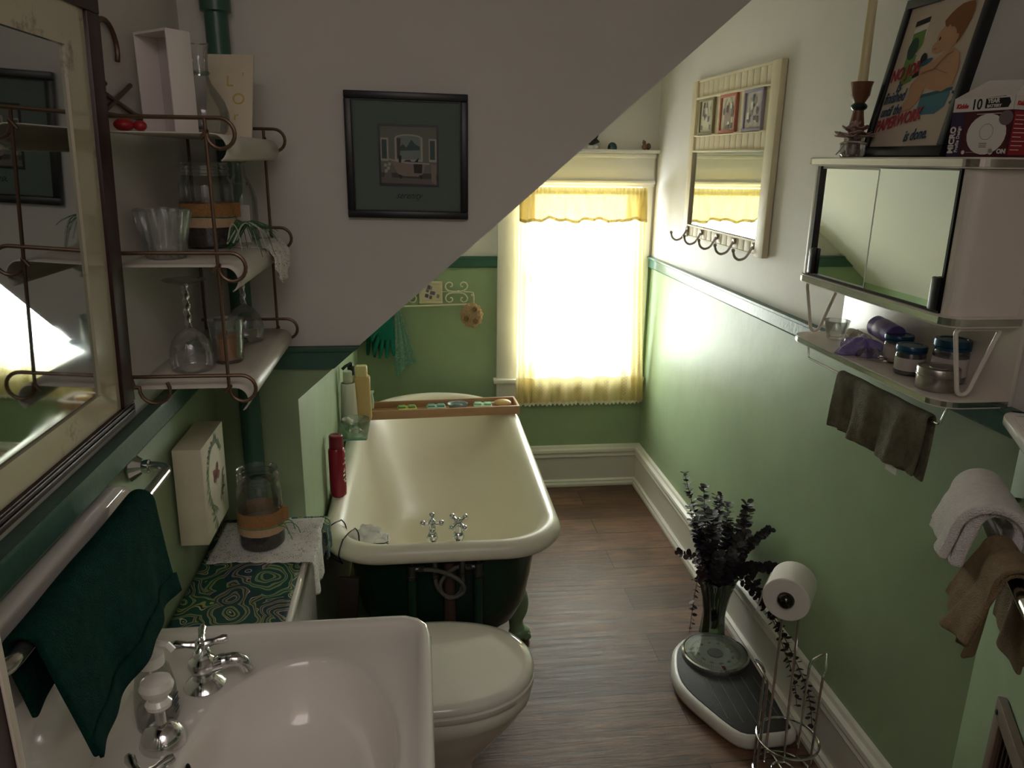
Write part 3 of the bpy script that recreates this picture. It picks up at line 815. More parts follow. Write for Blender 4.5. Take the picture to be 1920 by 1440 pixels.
# ------------------------------------------------------------ wall hung sink
t = thing('sink', 'white porcelain wall-hung sink with tall backsplash and separate chrome taps', 'sink', (-.2, .93, .62))
SX0, SX1, SY0, SY1, SZ = -.485, .008, .60, 1.242, .80
BC = (-.195, .915); BA, BB = .150, .225
def rr_ring(ins, z, n=96, rad=.055):
    """rounded rectangle sampled by angle about the basin centre"""
    out = []
    for k in range(n):
        a = 2*PI*k/n; dx, dy = math.cos(a), math.sin(a)
        x0, x1, y0, y1 = SX0+ins*.3, SX1-ins, SY0+ins, SY1-ins; r = max(rad-ins, .008)
        lo, hi = 0, 2
        for _ in range(28):
            m = (lo+hi)/2; x, y = BC[0]+dx*m, BC[1]+dy*m
            qx = max(x0+.004-x, x-(x1-r), 0) if x > BC[0] else max(x0-x, 0)
            if x > BC[0]:
                qx = max(x-(x1-r), 0); qy = max(abs(y-(y0+y1)/2)-((y1-y0)/2-r), 0); inside = (qx*qx+qy*qy) <= r*r
            else:
                inside = x >= x0 and y0 <= y <= y1
            if inside: lo = m
            else: hi = m
        out.append(V((BC[0]+dx*lo, BC[1]+dy*lo, z)))
    return out
def ov_ring(s, z, n=96, dx=0): return [V((BC[0]+dx+BA*s*math.cos(2*PI*k/n), BC[1]+BB*s*math.sin(2*PI*k/n), z)) for k in range(n)]
def mixr(a, b, f, z): return [V((p.x*(1-f)+q.x*f, p.y*(1-f)+q.y*f, z)) for p, q in zip(a, b)]
R0 = rr_ring(0, SZ)
rings = [ov_ring(.55, .60), ov_ring(.9, .66), rr_ring(.045, .70), rr_ring(.006, .715), rr_ring(0, .73), rr_ring(0, SZ-.008), rr_ring(.002, SZ-.001), rr_ring(.007, SZ+.003), rr_ring(.016, SZ+.003), rr_ring(.024, SZ-.001), rr_ring(.030, SZ-.006),
         mixr(rr_ring(.034, SZ), ov_ring(1.06, SZ), .6, SZ-.0085), ov_ring(1.05, SZ-.010), ov_ring(1.015, SZ-.0115), ov_ring(.985, SZ-.022), ov_ring(.96, SZ-.045), ov_ring(.90, SZ-.085), ov_ring(.78, SZ-.115), ov_ring(.56, SZ-.128), ov_ring(.3, SZ-.142), ov_ring(.08, SZ-.147)]
mb = MB().rings(rings, 0, True, True); mb.build('basin', PORC, t, sharp=60)
MB().lathe([(0, 0), (.02, 0), (.024, .003), (.012, .004), (.01, .001), (0, .001)], (BC[0], BC[1], SZ-.1465), seg=24).build('drain', CHROME, t)
mb = MB()
for dy in (-.010, .010): mb.ball((BC[0]-BA*.95, BC[1]+dy+.01, SZ-.034), .012, 0, .35, .30, 1)
mb.build('overflow_slots', BLACK, t)
# backsplash: tall plate with a curved shoulder sweeping down to the deck
pts = [(SY0, SZ-.05), (SY1-.004, SZ-.05), (SY1-.002, SZ-.002)]
pts += [(SY1-.002 - .055*math.sin(math.radians(q)), SZ+.055 - .055*math.cos(math.radians(q))) for q in range(15, 91, 15)]
pts += [(1.200, 1.04)] + [(1.150 + .05*math.cos(math.radians(q)), 1.058 + .05*math.sin(math.radians(q))) for q in range(0, 91, 15)] + [(SY0+.05, 1.108)]
pts += [(SY0+.05 - .05*math.sin(math.radians(q)), 1.058 + .05*math.cos(math.radians(q))) for q in range(15, 91, 15)]
mb = MB().prism(pts, 0, .030, b=.009, M=Matrix(((0, 0, 1, -.4897), (1, 0, 0, 0), (0, 1, 0, 0), (0, 0, 0, 1))), seg=3)
mb.build('backsplash', PORC, t)
def tap(y, rot):
    c = V((-.352, y, SZ-.010)); k_ = .86
    p = MB()
    p.lathe([(0, 0), (.031, 0), (.032, .003), (.026, .010), (.017, .016), (.0155, .022), (.019, .030), (.022, .038), (.020, .047), (.013, .053), (.012, .057), (.0145, .060), (.012, .067), (.007, .071), (.0055, .074), (0, .075)], c, seg=28)
    p.tube(smoothpath([c + V((.010, 0, .034)), c + V((.030, .002, .040)), c + V((.046, .003, .042)), c + V((.060, .004, .037)), c + V((.066, .004, .022))], 6), [.0125]*8 + [.011]*8 + [.010]*9, 14)
    body = p.build('faucet', CHROME, t)
    h = MB(); hc = c + V((0, 0, .073)); h.ball(hc, .0105, 0, 1, 1, 1.1, 14); h.lathe([(.006, .006), (.004, .012), (0, .018)], hc, seg=10)
    for k in range(4):
        a = rot + k*PI/2; d = V((math.cos(a), math.sin(a), .18)).normalized()
        h.tube([hc + d*.004, hc + d*.020, hc + d*.036, hc + d*.042], [.0075, .0052, .0070, .0045], 10)
    h.build('cross_handle', CHROME, body)
tap(1.090, math.radians(8)); tap(.818, math.radians(38))
c = V((-.377, .965, SZ-.010))
kb = MB().lathe([(0, 0), (.031, 0), (.032, .004), (.029, .016), (.022, .027), (.013, .032), (.0095, .034), (0, .034)], c, seg=28)
kb.tube([c + V((0, 0, .033)), c + V((-.001, .003, .062))], .0075, 12)
kn = kb.build('drain_lifter', CHROME, t)
MB().lathe([(0, 0), (.012, 0), (.017, .005), (.018, .011), (.013, .017), (.014, .021), (.021, .028), (.0235, .037), (.020, .046), (.010, .051), (0, .052)], c + V((-.001, .003, .056)), (-.02, .06, 1), 28).build('porcelain_knob', PORC, kn)

t = thing('soap_bottle', 'clear plastic pump soap bottle standing behind the porcelain drain knob', 'soap bottle', (-.398, 1.012, SZ-.010))
c = V((-.398, 1.012, SZ-.010))
PETG = thin_glass('clear_pet', '#fafbf8', .08, milky=.10)
MB().lathe([(0, .001), (.030, .001), (.034, .006), (.035, .03), (.034, .055), (.028, .085), (.018, .098), (.016, .101)], c, seg=32, sx=.82, sy=1.08).build('bottle_body', PETG, t)
MB().lathe([(0, .002), (.029, .003), (.0325, .010), (.033, .028), (0, .028)], c, seg=32, sx=.82, sy=1.08).build('liquid_soap', thin_glass('soap_liquid', '#f8f6f0', .05, milky=.1), t)
MB().lathe([(.016, .098), (.0185, .099), (.0185, .116), (.012, .118), (.006, .119), (.0055, .132), (0, .132)], c, seg=24).build('pump_collar', WHITEP, t)
mb = MB(); cc = c + V((0, 0, .130)); mb.lathe([(0, 0), (.012, 0), (.0125, .008), (0, .009)], cc, seg=18); mb.tube([cc + V((0, 0, .005)), cc + V((.03, -.01, .006)), cc + V((.037, -.012, -.002))], .005, 8)
mb.build('pump_head', WHITEP, t)
mb = MB()
G = Fr(c + V((.0292, -.012, .022)), (.1, 1, 0), (0, 0, 1))
for i, (w0, w1) in enumerate(((0, .014), (.004, .011), (0, .016), (.002, .013), (.001, .015))): G.box(mb, w0, w1, i*.006, i*.006+.0028, 0, .0005)
mb.build('printed_marks', INKB, t)

# ------------------------------------------------------------ toilet
t = thing('toilet', 'white toilet with closed lid between the sink and the tub', 'toilet', (.05, 1.585, 0))
TY = 1.598
def tr_(z, xb, xt, hw, n=64, p=2.25, sh=0):
    """egg outline: back xb, tip xt, half width hw"""
    out = []
    cxm = xb + (xt-xb)*.46
    for k in range(n):
        a = 2*PI*k/n; ca, sa = math.cos(a), math.sin(a)
        ex = 2/p if ca > 0 else 2/2.9
        x = cxm + (abs(ca)**ex)*math.copysign(1, ca)*((xt-cxm) if ca > 0 else (cxm-xb))
        y = TY + sh + (abs(sa)**(2/p))*math.copysign(1, sa)*hw*.94
        out.append(V((x, y, z)))
    return out
mb = MB().rings([tr_(0, -.22, .14, .115), tr_(0.01242, -.22, .142, .117), tr_(0.03105, -.21, .13, .108), tr_(0.1035, -.20, .10, .092), tr_(0.1759, -.20, .12, .100), tr_(0.2484, -.22, .175, .135), tr_(0.3105, -.24, .225, .166), tr_(0.3467, -.25, .245, .178), tr_(0.354, -.25, .251, .182), tr_(0.385, -.25, .255, .185), tr_(0.3912, -.25, .250, .181), tr_(0.3912, -.2, .2, .13)], 0, True, True)
mb.build('bowl', PORC, t, sharp=50)
mb = MB().rings([tr_(0.3923, -.20, .252, .183), tr_(0.3964, -.205, .258, .187), tr_(0.4099, -.205, .258, .187), tr_(0.413, -.20, .253, .183)], 0, True, True); mb.build('seat', PORC, t, sharp=50)
mb = MB().rings([tr_(0.4145, -.205, .251, .181), tr_(0.4181, -.21, .257, .186), tr_(0.4275, -.21, .257, .186), tr_(0.4357, -.206, .250, .180), tr_(0.4383, -.19, .232, .166), tr_(0.4373, -.16, .20, .14), tr_(0.4409, -.10, .12, .08), tr_(0.4425, -.02, .04, .02)], 0, True, True); mb.build('lid', PORC, t, sharp=50)
TX0, TX1, TYa, TYb = -.480, -.272, 1.30, 1.762
mb = MB().box(TX0, TX1, TYa+.004, TYb-.004, .385, .708, b=.02, seg=4); mb.build('tank', PORC, t)
mb = MB().box(TX0, TX1+.012, TYa-.004, TYb+.002, .708, .738, b=.010, seg=3); mb.build('tank_lid', PORC, t)
mb = MB().lathe([(0, 0), (.014, 0), (.014, .010), (.009, .014), (0, .014)], (TX1, 1.375, .655), (1, 0, 0), 18)
mb.box(TX1+.010, TX1+.019, 1.362, 1.388, .612, .668, b=.004)
mb.build('flush_lever', PORC, t)
mb = MB().tube([(-.43, 1.33, .385), (-.43, 1.33, .2), (-.47, 1.33, .16)], .008, 8); mb.build('supply_hose', STEEL, t)

# fabric tank cover
def cover(a, b):
    y0, y1 = TYa-.012, TYb+.008
    y = y0 + b*(y1-y0)
    prof = [(-.482, .745), (-.44, .746), (-.38, .747), (-.32, .746), (-.29, .7455), (-.268, .745)]
    L = [0]
    for p, q in zip(prof, prof[1:]): L.append(L[-1] + math.hypot(q[0]-p[0], q[1]-p[1]))
    s = a*L[-1]
    for i in range(len(prof)-1):
        if s <= L[i+1] + 1e-9:
            f = (s-L[i])/(L[i+1]-L[i]); x = prof[i][0]*(1-f)+prof[i+1][0]*f; z = prof[i][1]*(1-f)+prof[i+1][1]*f; break
    return V((x, y, z + .0015*math.sin(9*b+5*a)))
mb = MB().grid(24, 30, cover)
def flap(a, b):   # near end hangs down over the tank side
    x = -.480 + b*.205 - .02*a*b
    return V((x + .002*math.sin(7*a), TYa - .0125 - .004*math.sin(PI*a) + .003*math.sin(14*b), .7455 - a*(.165 + .05*(1-b))))
mb.grid(20, 20, flap)
def farflap(a, b): return V((-.270 + .036*min(1, a*4) + .003*math.sin(9*b)*a, TYb - .075 + b*.084 + .01*a, .7455 - max(0, a-.2)*.095))
mb.grid(16, 10, farflap)
o = mb.build('tank_cover', PAISLEY, loc=(-.37, 1.55, .745)); solid(o, .003, 1); tag(o, 'green paisley cloth cover over the toilet tank', 'cloth')

def runner(a, b):
    y = 1.540 + b*.215; x0 = -.47
    hang = .075 + .012*math.sin(3*b+.5) + .008*abs(math.sin(b*PI*6))
    L1 = .222
    s = a*(L1 + hang)
    yy = y + .010*math.sin(6*a)*(.5-b) - .02*(1-a)*(b-.5)
    if s <= L1: return V((x0 + s, yy - .004*abs(math.sin(a*PI*10))*(1 if b < .03 else 0), .752 + .0012*math.sin(11*a+9*b)))
    d = s-L1
    return V((x0 + L1 + .004 + .006*math.sin(b*15)*d/hang + min(d, .01)*.3, yy + .008*math.sin(b*9)*d/hang, .752 - d))
o = MB().grid(50, 60, runner).build('lace_runner', LACE, loc=(-.35, 1.64, .75)); solid(o, .001, 1); tag(o, 'white lace runner laid across the paisley tank cover', 'doily')

t = thing('decorated_jar', 'open glass jar with burlap band and green twine on the lace runner', 'jar', (-.364, 1.63, .7545))
dressed_jar(t, (-.364, 1.63, .7545), .049, .182, (.31, .50), .24, True)

# dark board between the toilet tank and the tub
mb = MB().box(-.028, .028, -.008, .008, 0, .50, b=.002, M=Matrix.Translation((-.250, 1.905, .0)) @ Matrix.Rotation(math.radians(5), 4, 'Y'))
o = mb.build('wooden_board', DKWOOD, loc=(-.250, 1.905, 0)); tag(o, 'dark wooden board standing against the left front of the tub', 'board')

# ------------------------------------------------------------ clawfoot tub
t = thing('bathtub', 'green clawfoot bathtub with cream enamel inside and rolled rim', 'bathtub', (.055, 2.62, 0))
CX, HW, Y0, Y1 = .056, .346, 1.888, 3.362
def tub_ring(d, z, n=120, dy0=None, dy1=None, rad=.17, tap=0):
    """outline inset by d; square-ish near end, round far end"""
    hw = HW-d; y0 = Y0 + (d if dy0 is None else dy0); y1 = Y1 - (d if dy1 is None else dy1)
    r = max(rad-d*.5, .05); fr = .36
    pts = []
    pts += [(CX-hw, y) for y in [y0+r + (y1-fr-y0-r)*i/20 for i in range(20, 0, -1)]]
    pts += arc(CX-hw+r, y0+r, r, 180, 270, 14) 
    pts += [(CX-hw+r + (2*hw-2*r)*i/12, y0) for i in range(1, 12)]
    pts += arc(CX+hw-r, y0+r, r, 270, 360, 14)
    pts += [(CX+hw, y0+r + (y1-fr-y0-r)*i/20) for i in range(1, 21)]
    pts += arc(CX, y1-fr, hw, 0, 180, 40, fr)[1:-1]
    return [V((x, y, z)) for x, y in pts]
rim = []
for q in range(-150, 151, 25):
    a = math.radians(q)      # 0 = outermost
    rim.append((.028 - .028*math.cos(a), .556 + .028*math.sin(a)))
rings = [tub_ring(d, z) for d, z in rim]
rings += [tub_ring(.062, .556), tub_ring(.072, .52, dy1=.085), tub_ring(.088, .44, dy0=.082, dy1=.15), tub_ring(.112, .34, dy0=.10, dy1=.27), tub_ring(.145, .26, dy0=.135, dy1=.38), tub_ring(.19, .215, dy0=.18, dy1=.47), tub_ring(.25, .205, dy0=.24, dy1=.56)]
MB().rings(rings, 0, False, True).build('basin', ENAMEL, t, sharp=80)
rings = [tub_ring(.045, .535), tub_ring(.062, .532), tub_ring(.070, .50, dy0=.066), tub_ring(.082, .40, dy0=.075, dy1=.13), tub_ring(.098, .31, dy0=.088, dy1=.23), tub_ring(.125, .245, dy0=.115, dy1=.32), tub_ring(.17, .195, dy0=.16, dy1=.42), tub_ring(.23, .178, dy0=.23, dy1=.5)]
MB().rings(rings, 0, False, True).build('outer_shell', TUBGREEN, t, sharp=80)
for sx in (-1, 1):
    for y in (2.30, 2.98):
        x = CX + sx*.205
        p = smoothpath([(x - sx*.02, y, .240), (x + sx*.035, y, .185), (x + sx*.055, y, .130), (x + sx*.046, y, .080), (x + sx*.050, y, .045), (x + sx*.060, y, .020)], 5)
        k = len(p)
        mb = MB().tube(p, [.050 - .026*min(1, i/(k*.62)) + (.010*max(0, i/k-.7)/.3) for i in range(k)], 14)
        mb.ball((x + sx*.058, y, .026), .032, 0, 1.15, 1.05, .8)
        for dy in (-.018, 0, .018): mb.ball((x + sx*.082, y+dy, .018), .013, 0, 1.3, .7, 1.2, 10)
        mb.build('claw_foot', FOOTG, t)
# taps inside the rim
for x, rot in ((.022, .0), (.096, .7)):
    hc = V((x, 1.982, .612)); b = MB()
    b.tube([hc + V((0, .004, -.060)), hc + V((0, 0, -.03)), hc], [.012, .010, .009], 12); b.lathe([(.015, -.05), (.017, -.045), (.015, -.035), (.011, -.03)], hc, seg=18)
    fb = b.build('tap', CHROME, t)
    h = MB(); ax = V((0, -.55, .84)).normalized(); q = V((0, 0, 1)).rotation_difference(ax); h.ball(hc, .012); h.ball(hc + ax*.010, .008)
    for k in range(4):
        a = rot + k*PI/2; d = q @ V((math.cos(a), math.sin(a), 0)); h.tube([hc + d*.006, hc + d*.020], .005, 8); h.ball(hc + d*.026, .0085)
    h.build('cross_handle', CHROME, fb)
# plumbing at the near end
py = 1.922
PIPEG = mat('pipe_green', '#1d3d2f', .35)
for x in (-.037, .148):
    p = MB().tube([(x, py, .004), (x, py, .478)], .0125, 12).build('supply_pipe', PIPEG, t)
    s = 1 if x < 0 else -1
    b = MB().tube([(x, py, .470), (x, py, .516)], .0125, 12); b.lathe([(.0125, 0), (.0155, .002), (.0155, .010), (.0125, .012)], (x, py, .474), seg=6)
    b.tube([(x, py, .503), (x + s*.022, py, .503)], .0085, 10); b.tube([(x + s*.018, py, .503), (x + s*.034, py, .503)], .0095, 6)
    v = b.build('shutoff_valve', DKMETAL, p)
    MB().tube([(x, py, .514), (x, py, .528)], .005, 8).box(x-.021, x+.021, py-.011, py+.011, .527, .539, b=.005).build('valve_handle', DKMETAL, v)
for x in (.027, .103): MB().tube([(x, py+.035, .535), (x, py+.008, .528), (x, py, .515), (x, py, .488)], [.017, .014, .009, .009], 12).lathe([(.0095, 0), (.011, .001), (.011, .012), (.009, .013)], (x, py, .474), seg=6).build('faucet_shank', DKMETAL, t)
HOSE = mat('braided_hose', '#77746b', .45, .5, bump=.4, bscale=900)
h1 = smoothpath([(-.003, py-.004, .503), (.03, py-.012, .503), (.07, py-.018, .490), (.102, py-.016, .462), (.106, py-.010, .432), (.082, py-.004, .412), (.052, py, .418), (.032, py, .446), (.027, py, .478)], 7)
h2 = smoothpath([(.114, py+.004, .503), (.09, py+.006, .500), (.060, py+.004, .482), (.042, py+.004, .452), (.046, py+.002, .424), (.070, py-.002, .408), (.096, py, .422), (.104, py, .452), (.103, py, .478)], 7)
for h in (h1, h2): MB().tube(h, .0062, 10).build('braided_hose', HOSE, t)
mb = MB().lathe([(0, 0), (.040, 0), (.042, .006), (.030, .012), (0, .013)], (.068, 1.966, .505), (0, -1, 0), 28); mb.build('overflow_plate', DKMETAL, t)
MB().tube([(.068, 1.945, .51), (.068, 1.938, .46), (.068, 1.938, .004)], .017, 14).build('drain_pipe', mat('brown_pipe', '#4a3730', .5), t)

# wire soap basket hooked on the left front corner
t = thing('wire_basket', 'black wire basket hooked over the near left corner of the tub', 'basket', (-.235, 2.02, .56))
mb = MB()
for (x, y, dx, dy) in ((-.262, 2.035, .055, .05), (-.212, 1.975, .04, .055)):
    pts = [(x - dx*.35, y - dy*.6, .520), (x - dx*.55, y - dy*.9, .555)] + [(x + dx*(-.3 + .75*i/8), y + dy*(-.55 + 1.3*i/8), .588 + .006*math.sin(PI*i/8)) for i in range(9)] + [(x + dx*.62, y + dy*1.0, .56), (x + dx*.62, y + dy*1.0, .50)]
    mb.tube(smoothpath(pts, 4), .0020, 6)
mb.tube([(-.28, 2.005, .52), (-.226, 1.942, .52)], .002, 6)
mb.build('hooks', BLACKP, t)
mb = MB()
for z in (.50, .53): mb.tube(rr_pts := [V((x, y, z)) for x, y in rrect(-.225, -.105, 2.03, 2.09, .015)], .0018, 6, True)
for i in range(9): mb.tube([(-.222 + i*.0143, 2.032, .53), (-.222 + i*.0143, 2.032, .50), (-.222 + i*.0143, 2.088, .50), (-.222 + i*.0143, 2.088, .53)], .0014, 5)
mb.build('basket_wires', BLACKP, t)
rnd = random.Random(11)
def crumple(a, b):
    th2 = 2*PI*a; ph = PI*b
    r = .028*(1 + .25*math.sin(3*th2+4*ph) + .18*math.sin(7*th2-5*ph))
    return V((-.165 + 1.7*r*math.sin(ph)*math.cos(th2), 2.06 + r*math.sin(ph)*math.sin(th2)*.8, .535 + r*1.1*math.cos(ph)))
o = MB().grid(40, 20, crumple, closeu=True).build('washcloth', TISSUE, loc=(-.165, 2.06, .502)); tag(o, 'crumpled white cloth lying in the wire basket on the tub', 'cloth')

# bamboo tray across the tub
t = thing('bath_tray', 'bamboo tray laid across the far end of the bathtub', 'tray', (.09, 3.03, .585))
F = Fr((-.222, 2.965, .586), (.985, .055, .0), (0, 0, 1))   # n points at the camera
LEN, DEP, H2 = .625, .135, .036
mb = MB()
F.box(mb, 0, LEN, 0, H2, -.010, 0, b=.002); F.box(mb, 0, LEN, 0, H2, -DEP, -DEP+.010, b=.002)
F.box(mb, 0, .010, 0, H2, -DEP+.01, -.01, b=.002); F.box(mb, LEN-.010, LEN, 0, H2, -DEP+.01, -.01, b=.002)
mb.build('rim', BAMBOO, t)
mb = MB()
for i in range(5): F.box(mb, .01, LEN-.01, .002, .009, -.034 - i*.0225, -.016 - i*.0225)
mb.build('slatted_base', BAMBOO, t)
mb = MB()
for a in (.11, LEN-.13): F.box(mb, a, a+.02, -.006, .002, -DEP+.02, -.02, b=.003)
mb.build('runner_strip', BAMBOO, t)
zt = .5955
def soap(name, label, a, d, col, col2, rot, cat='soap', sz=(.040, .026, .018)):
    c = F.p(a, 0, -d); o = thing(name, label, cat, (c.x, c.y, zt))
    Mx = Matrix.Translation((c.x, c.y, zt)) @ Matrix.Rotation(rot, 4, 'Z')
    MB().box(-sz[0], sz[0], -sz[1], sz[1], 0, sz[2], b=.006, seg=3, M=Mx).build('soap_bar', mat(name+'_mat'+label[:6], col, .5), o)
    mbb = MB()
    for sgn in (-1, 1): mbb.box(sgn*sz[0]*.5-sz[0]*.36, sgn*sz[0]*.5+sz[0]*.36, -sz[1]*.6, sz[1]*.6, sz[2]-.001, sz[2]+.006, b=.002, M=Mx)
    mbb.build('pressed_relief', mat(name+'_top'+label[:6], col2, .6), o)
soap('soap_bar', 'yellow and green soap bar, first from the left on the bamboo tray', .165, .07, '#c9c26a', '#7da05e', .1)
soap('soap_bar', 'pale teal soap bar second from the left on the bamboo tray', .285, .07, '#9fc0b2', '#6fa092', .05)
soap('soap_bar', 'mint soap bar nearest the right end of the bamboo tray', .480, .07, '#a9cfb4', '#8dbb9e', -.05)
c = F.p(.375, 0, -.07); t2 = thing('soap_dish', 'round blue-grey soap dish between two soaps on the bamboo tray', 'soap dish', (c.x, c.y, zt))
MB().lathe([(0, .001), (.022, .001), (.034, .006), (.041, .022), (.043, .026), (.038, .024), (.03, .010), (0, .008)], (c.x, c.y, zt), seg=32, sy=.8).build('dish_bowl', mat('grey_blue_ceramic', '#9aa9b0', .25), t2)
MB().ball((c.x, c.y, zt+.014), .02, 0, 1.2, .9, .5).build('soap_remnant', mat('dark_teal_soap', '#55706c', .5), t2)
c = F.p(.565, 0, -.075); t2 = thing('body_brush', 'cream oval brush at the right end of the bamboo tray', 'brush', (c.x, c.y, zt))
MB().ball((c.x, c.y, zt+.017), .028, 0, 1.35, .9, .6).build('brush_head', TAN, t2)
MB().tube(smoothpath([(c.x-.03, c.y, zt+.018), (c.x-.06, c.y, zt+.016), (c.x-.085, c.y-.01, zt+.012)], 4), [.006]*9, 8).build('brush_handle', CREAMWOOD, t2)

# glass shelf on the knee wall with bottles
t = thing('glass_shelf', 'small glass wall shelf above the left rim of the tub', 'shelf', (XK+.05, 2.62, .66))
z0 = .665
mb = MB().prism(rrect(XK+.002, XK+.108, 2.525, 2.93, .004), z0, z0+.007, b=.001); mb.build('glass_plate', GLASSG, t)
mb = MB().box(XK+.006, XK+.106, 2.5235, 2.5248, z0+.0005, z0+.0065).box(XK+.1081, XK+.1092, 2.53, 2.925, z0+.0005, z0+.0065); mb.build('polished_edge', mat('glass_edge_green', '#5f8f7c', .1), t)
for y in (2.56, 2.89): MB().box(XK+.0005, XK+.03, y-.008, y+.008, z0-.012, z0-.0005, b=.002).tube([(XK+.006, y, z0-.006), (XK+.09, y, z0-.005)], .004, 8).build('bracket', CHROME, t)
zs = z0+.0075
t = thing('glass_candle_holder', 'flared clear glass candle holder at the near end of the glass shelf', 'candle holder', (-.232, 2.60, zs))
MB().lathe([(0, 0), (.022, 0), (.024, .004), (.014, .012), (.013, .022), (.026, .034), (.044, .042), (.046, .045), (.040, .044), (.020, .036), (.012, .032), (0, .030)], (-.232, 2.60, zs), seg=36).build('flared_cup', GLASS, t)
MB().lathe([(.0445, .0435), (.0475, .0455), (.0445, .0470)], (-.232, 2.60, zs), seg=36).build('rim', GLASSG, t)
t = thing('shampoo_bottle', 'tan shampoo bottle with square cap on the glass shelf', 'bottle', (-.215, 2.735, zs))
def sq(w, d, z, tw=0, cx=-.215, cy=2.735):
    return [V((cx + x*math.cos(tw) - y*math.sin(tw), cy + x*math.sin(tw) + y*math.cos(tw), z)) for x, y in rrect(-w, w, -d, d, min(w, d)*.5, 5)]
MB().rings([sq(.030, .021, zs+.0005), sq(.032, .023, zs+.006), sq(.031, .022, zs+.04, .15), sq(.027, .018, zs+.09, .3), sq(.029, .020, zs+.13, .15), sq(.030, .021, zs+.158), sq(.026, .018, zs+.164)], 0, True, True).build('bottle_body', TAN, t, sharp=60)
MB().rings([sq(.019, .015, zs+.164), sq(.021, .017, zs+.167), sq(.021, .017, zs+.198), sq(.018, .014, zs+.203)], 0, True, True).build('cap', mat('pale_tan_cap', '#e2cf9e', .35), t)
t = thing('lotion_bottle', 'white round lotion bottle against the knee wall on the glass shelf', 'bottle', (-.262, 2.70, zs))
MB().lathe([(0, 0), (.029, 0), (.031, .004), (.0255, .145), (.023, .150)], (-.262, 2.70, zs), seg=30).build('bottle_body', WHITEP, t)
MB().lathe([(.0165, .150), (.0165, .190), (.014, .193), (0, .193)], (-.262, 2.70, zs), seg=24).build('cap', mat('pale_grey_cap', '#c9ccc0', .4), t)
t = thing('spray_bottle', 'clear bottle with black nozzle half hidden behind the tan shampoo', 'bottle', (-.255, 2.80, zs))
MB().lathe([(0, 0), (.023, 0), (.025, .004), (.025, .13), (.014, .155)], (-.257, 2.79, zs), seg=24).build('bottle_body', GLASS, t)
mb = MB().lathe([(.014, .155), (.014, .185), (.008, .188), (.006, .2), (0, .2)], (-.257, 2.79, zs), seg=18); mb.tube([(-.257, 2.79, zs+.198), (-.275, 2.77, zs+.192), (-.285, 2.76, zs+.184)], .006, 8); mb.build('nozzle', BLACK, t)
t = thing('soap_pouch', 'pale green soap pouch at the far end of the glass shelf', 'pouch', (-.205, 2.86, zs))
MB().rings([sq(.020, .014, zs+.0005, .3, -.205, 2.86), sq(.022, .013, zs+.03, .3, -.205, 2.86), sq(.019, .006, zs+.055, .3, -.205, 2.86), sq(.020, .002, zs+.062, .3, -.203, 2.86)], 0, True, True).build('pouch_body', mat('pale_green_film', '#b9cbb9', .4), t)
MB().rings([sq(.0205, .003, zs+.060, .3, -.203, 2.86), sq(.0205, .003, zs+.068, .3, -.201, 2.86)], 0, True, True).build('sealed_top', WHITEP, t)

t = thing('toiletry_bottle', 'crimson plastic bottle standing on the left rim of the tub', 'bottle', (-.272, 2.262, .582))
c = (-.264, 2.262, .5845)
MB().lathe([(0, 0), (.022, 0), (.0245, .003), (.0255, .02), (.0255, .150), (.0215, .158)], c, seg=30, sy=1.1).build('bottle_body', RED, t)
MB().lathe([(.021, .158), (.022, .160), (.021, .196), (.018, .199), (.010, .199), (.009, .197), (0, .197)], c, seg=30).build('cap', mat('deep_red_cap', '#7c1029', .3), t)
G = Fr(V(c) + V((.0, -.0, .0)), (1, 0, 0), (0, 0, 1)); mb = MB(); rnd = random.Random(4)
def onbody(a, zz, rr): return V((c[0] + rr*math.cos(a), c[1] + 1.1*rr*math.sin(a), c[2] + zz))
for i in range(26):
    a0 = rnd.uniform(-.75, .35); zz = rnd.uniform(.035, .148); w2 = rnd.uniform(.10, .3); h2 = rnd.uniform(.002, .007)
    mb.add([onbody(a0, zz, .0259), onbody(a0+w2, zz+h2*.3, .0259), onbody(a0+w2*.9, zz+h2*1.3, .0259), onbody(a0, zz+h2, .0259)], [(0, 1, 2, 3)], 0, False)
mb.build('printed_label', LABELW, t)
# ------------------------------------------------------------ curtains
CURT = cloth_sheer('dotted_yellow_voile', '#e6dcae', .42, dots=85, tcol='#f3eedd')
VAL = cloth_sheer('yellow_valance_cotton', '#d9c578', .04, dif=.78)
def cur_fn(x0, x1b, zt, zb, y, amp, k, ph):
    def fn(a, b):
        z = zt + (zb-zt)*b
        x = x0 + (1.034 + (x1b-1.034)*b**1.5 - x0)*a - .006*b
        g = math.sin(2*PI*k*a + ph + .8*math.sin(5*a)) + .5*math.sin(2*PI*k*2.2*a + 1 + b)
        return V((x, y + amp*(.6+.6*b)*g - .006*b, z))
    return fn
t = thing('curtain', 'sheer pale yellow dotted curtain with lace hem covering the window', 'curtain', (.75, 3.52, .455))
MB().grid(150, 40, cur_fn(.458, 1.086, 1.462, .466, 3.526, .006, 6.5, .3)).build('curtain_panel', CURT, t)
SIDE = cloth_sheer('gathered_voile', '#eadca6', .14, dots=85)
for nm, xa, xb2, xc in (('left', .459, .526, .545), ('right', 1.038, .990, 1.02)):
    def sg(a, b, xa=xa, xb2=xb2, xc=xc, nm=nm):
        e = xb2 + (xc-xb2)*b**2; x0 = xa + ((.462 if nm == 'left' else 1.084) - xa)*b**1.5
        return V((x0 + (e-x0)*a, 3.519 + .005*math.sin(a*2*PI*2.5 + b) - .006*b, 1.462 - .995*b))
    MB().grid(30, 30, sg).build('side_gather', SIDE, t)
MB().grid(120, 8, lambda a, b: cur_fn(.458, 1.086, 1.462, .466, 3.526, .006, 6.5, .3)(a, 1) + V((0, -.0012, .125*b + .004*math.sin(a*30)*b))).build('deep_hem', SIDE, t)
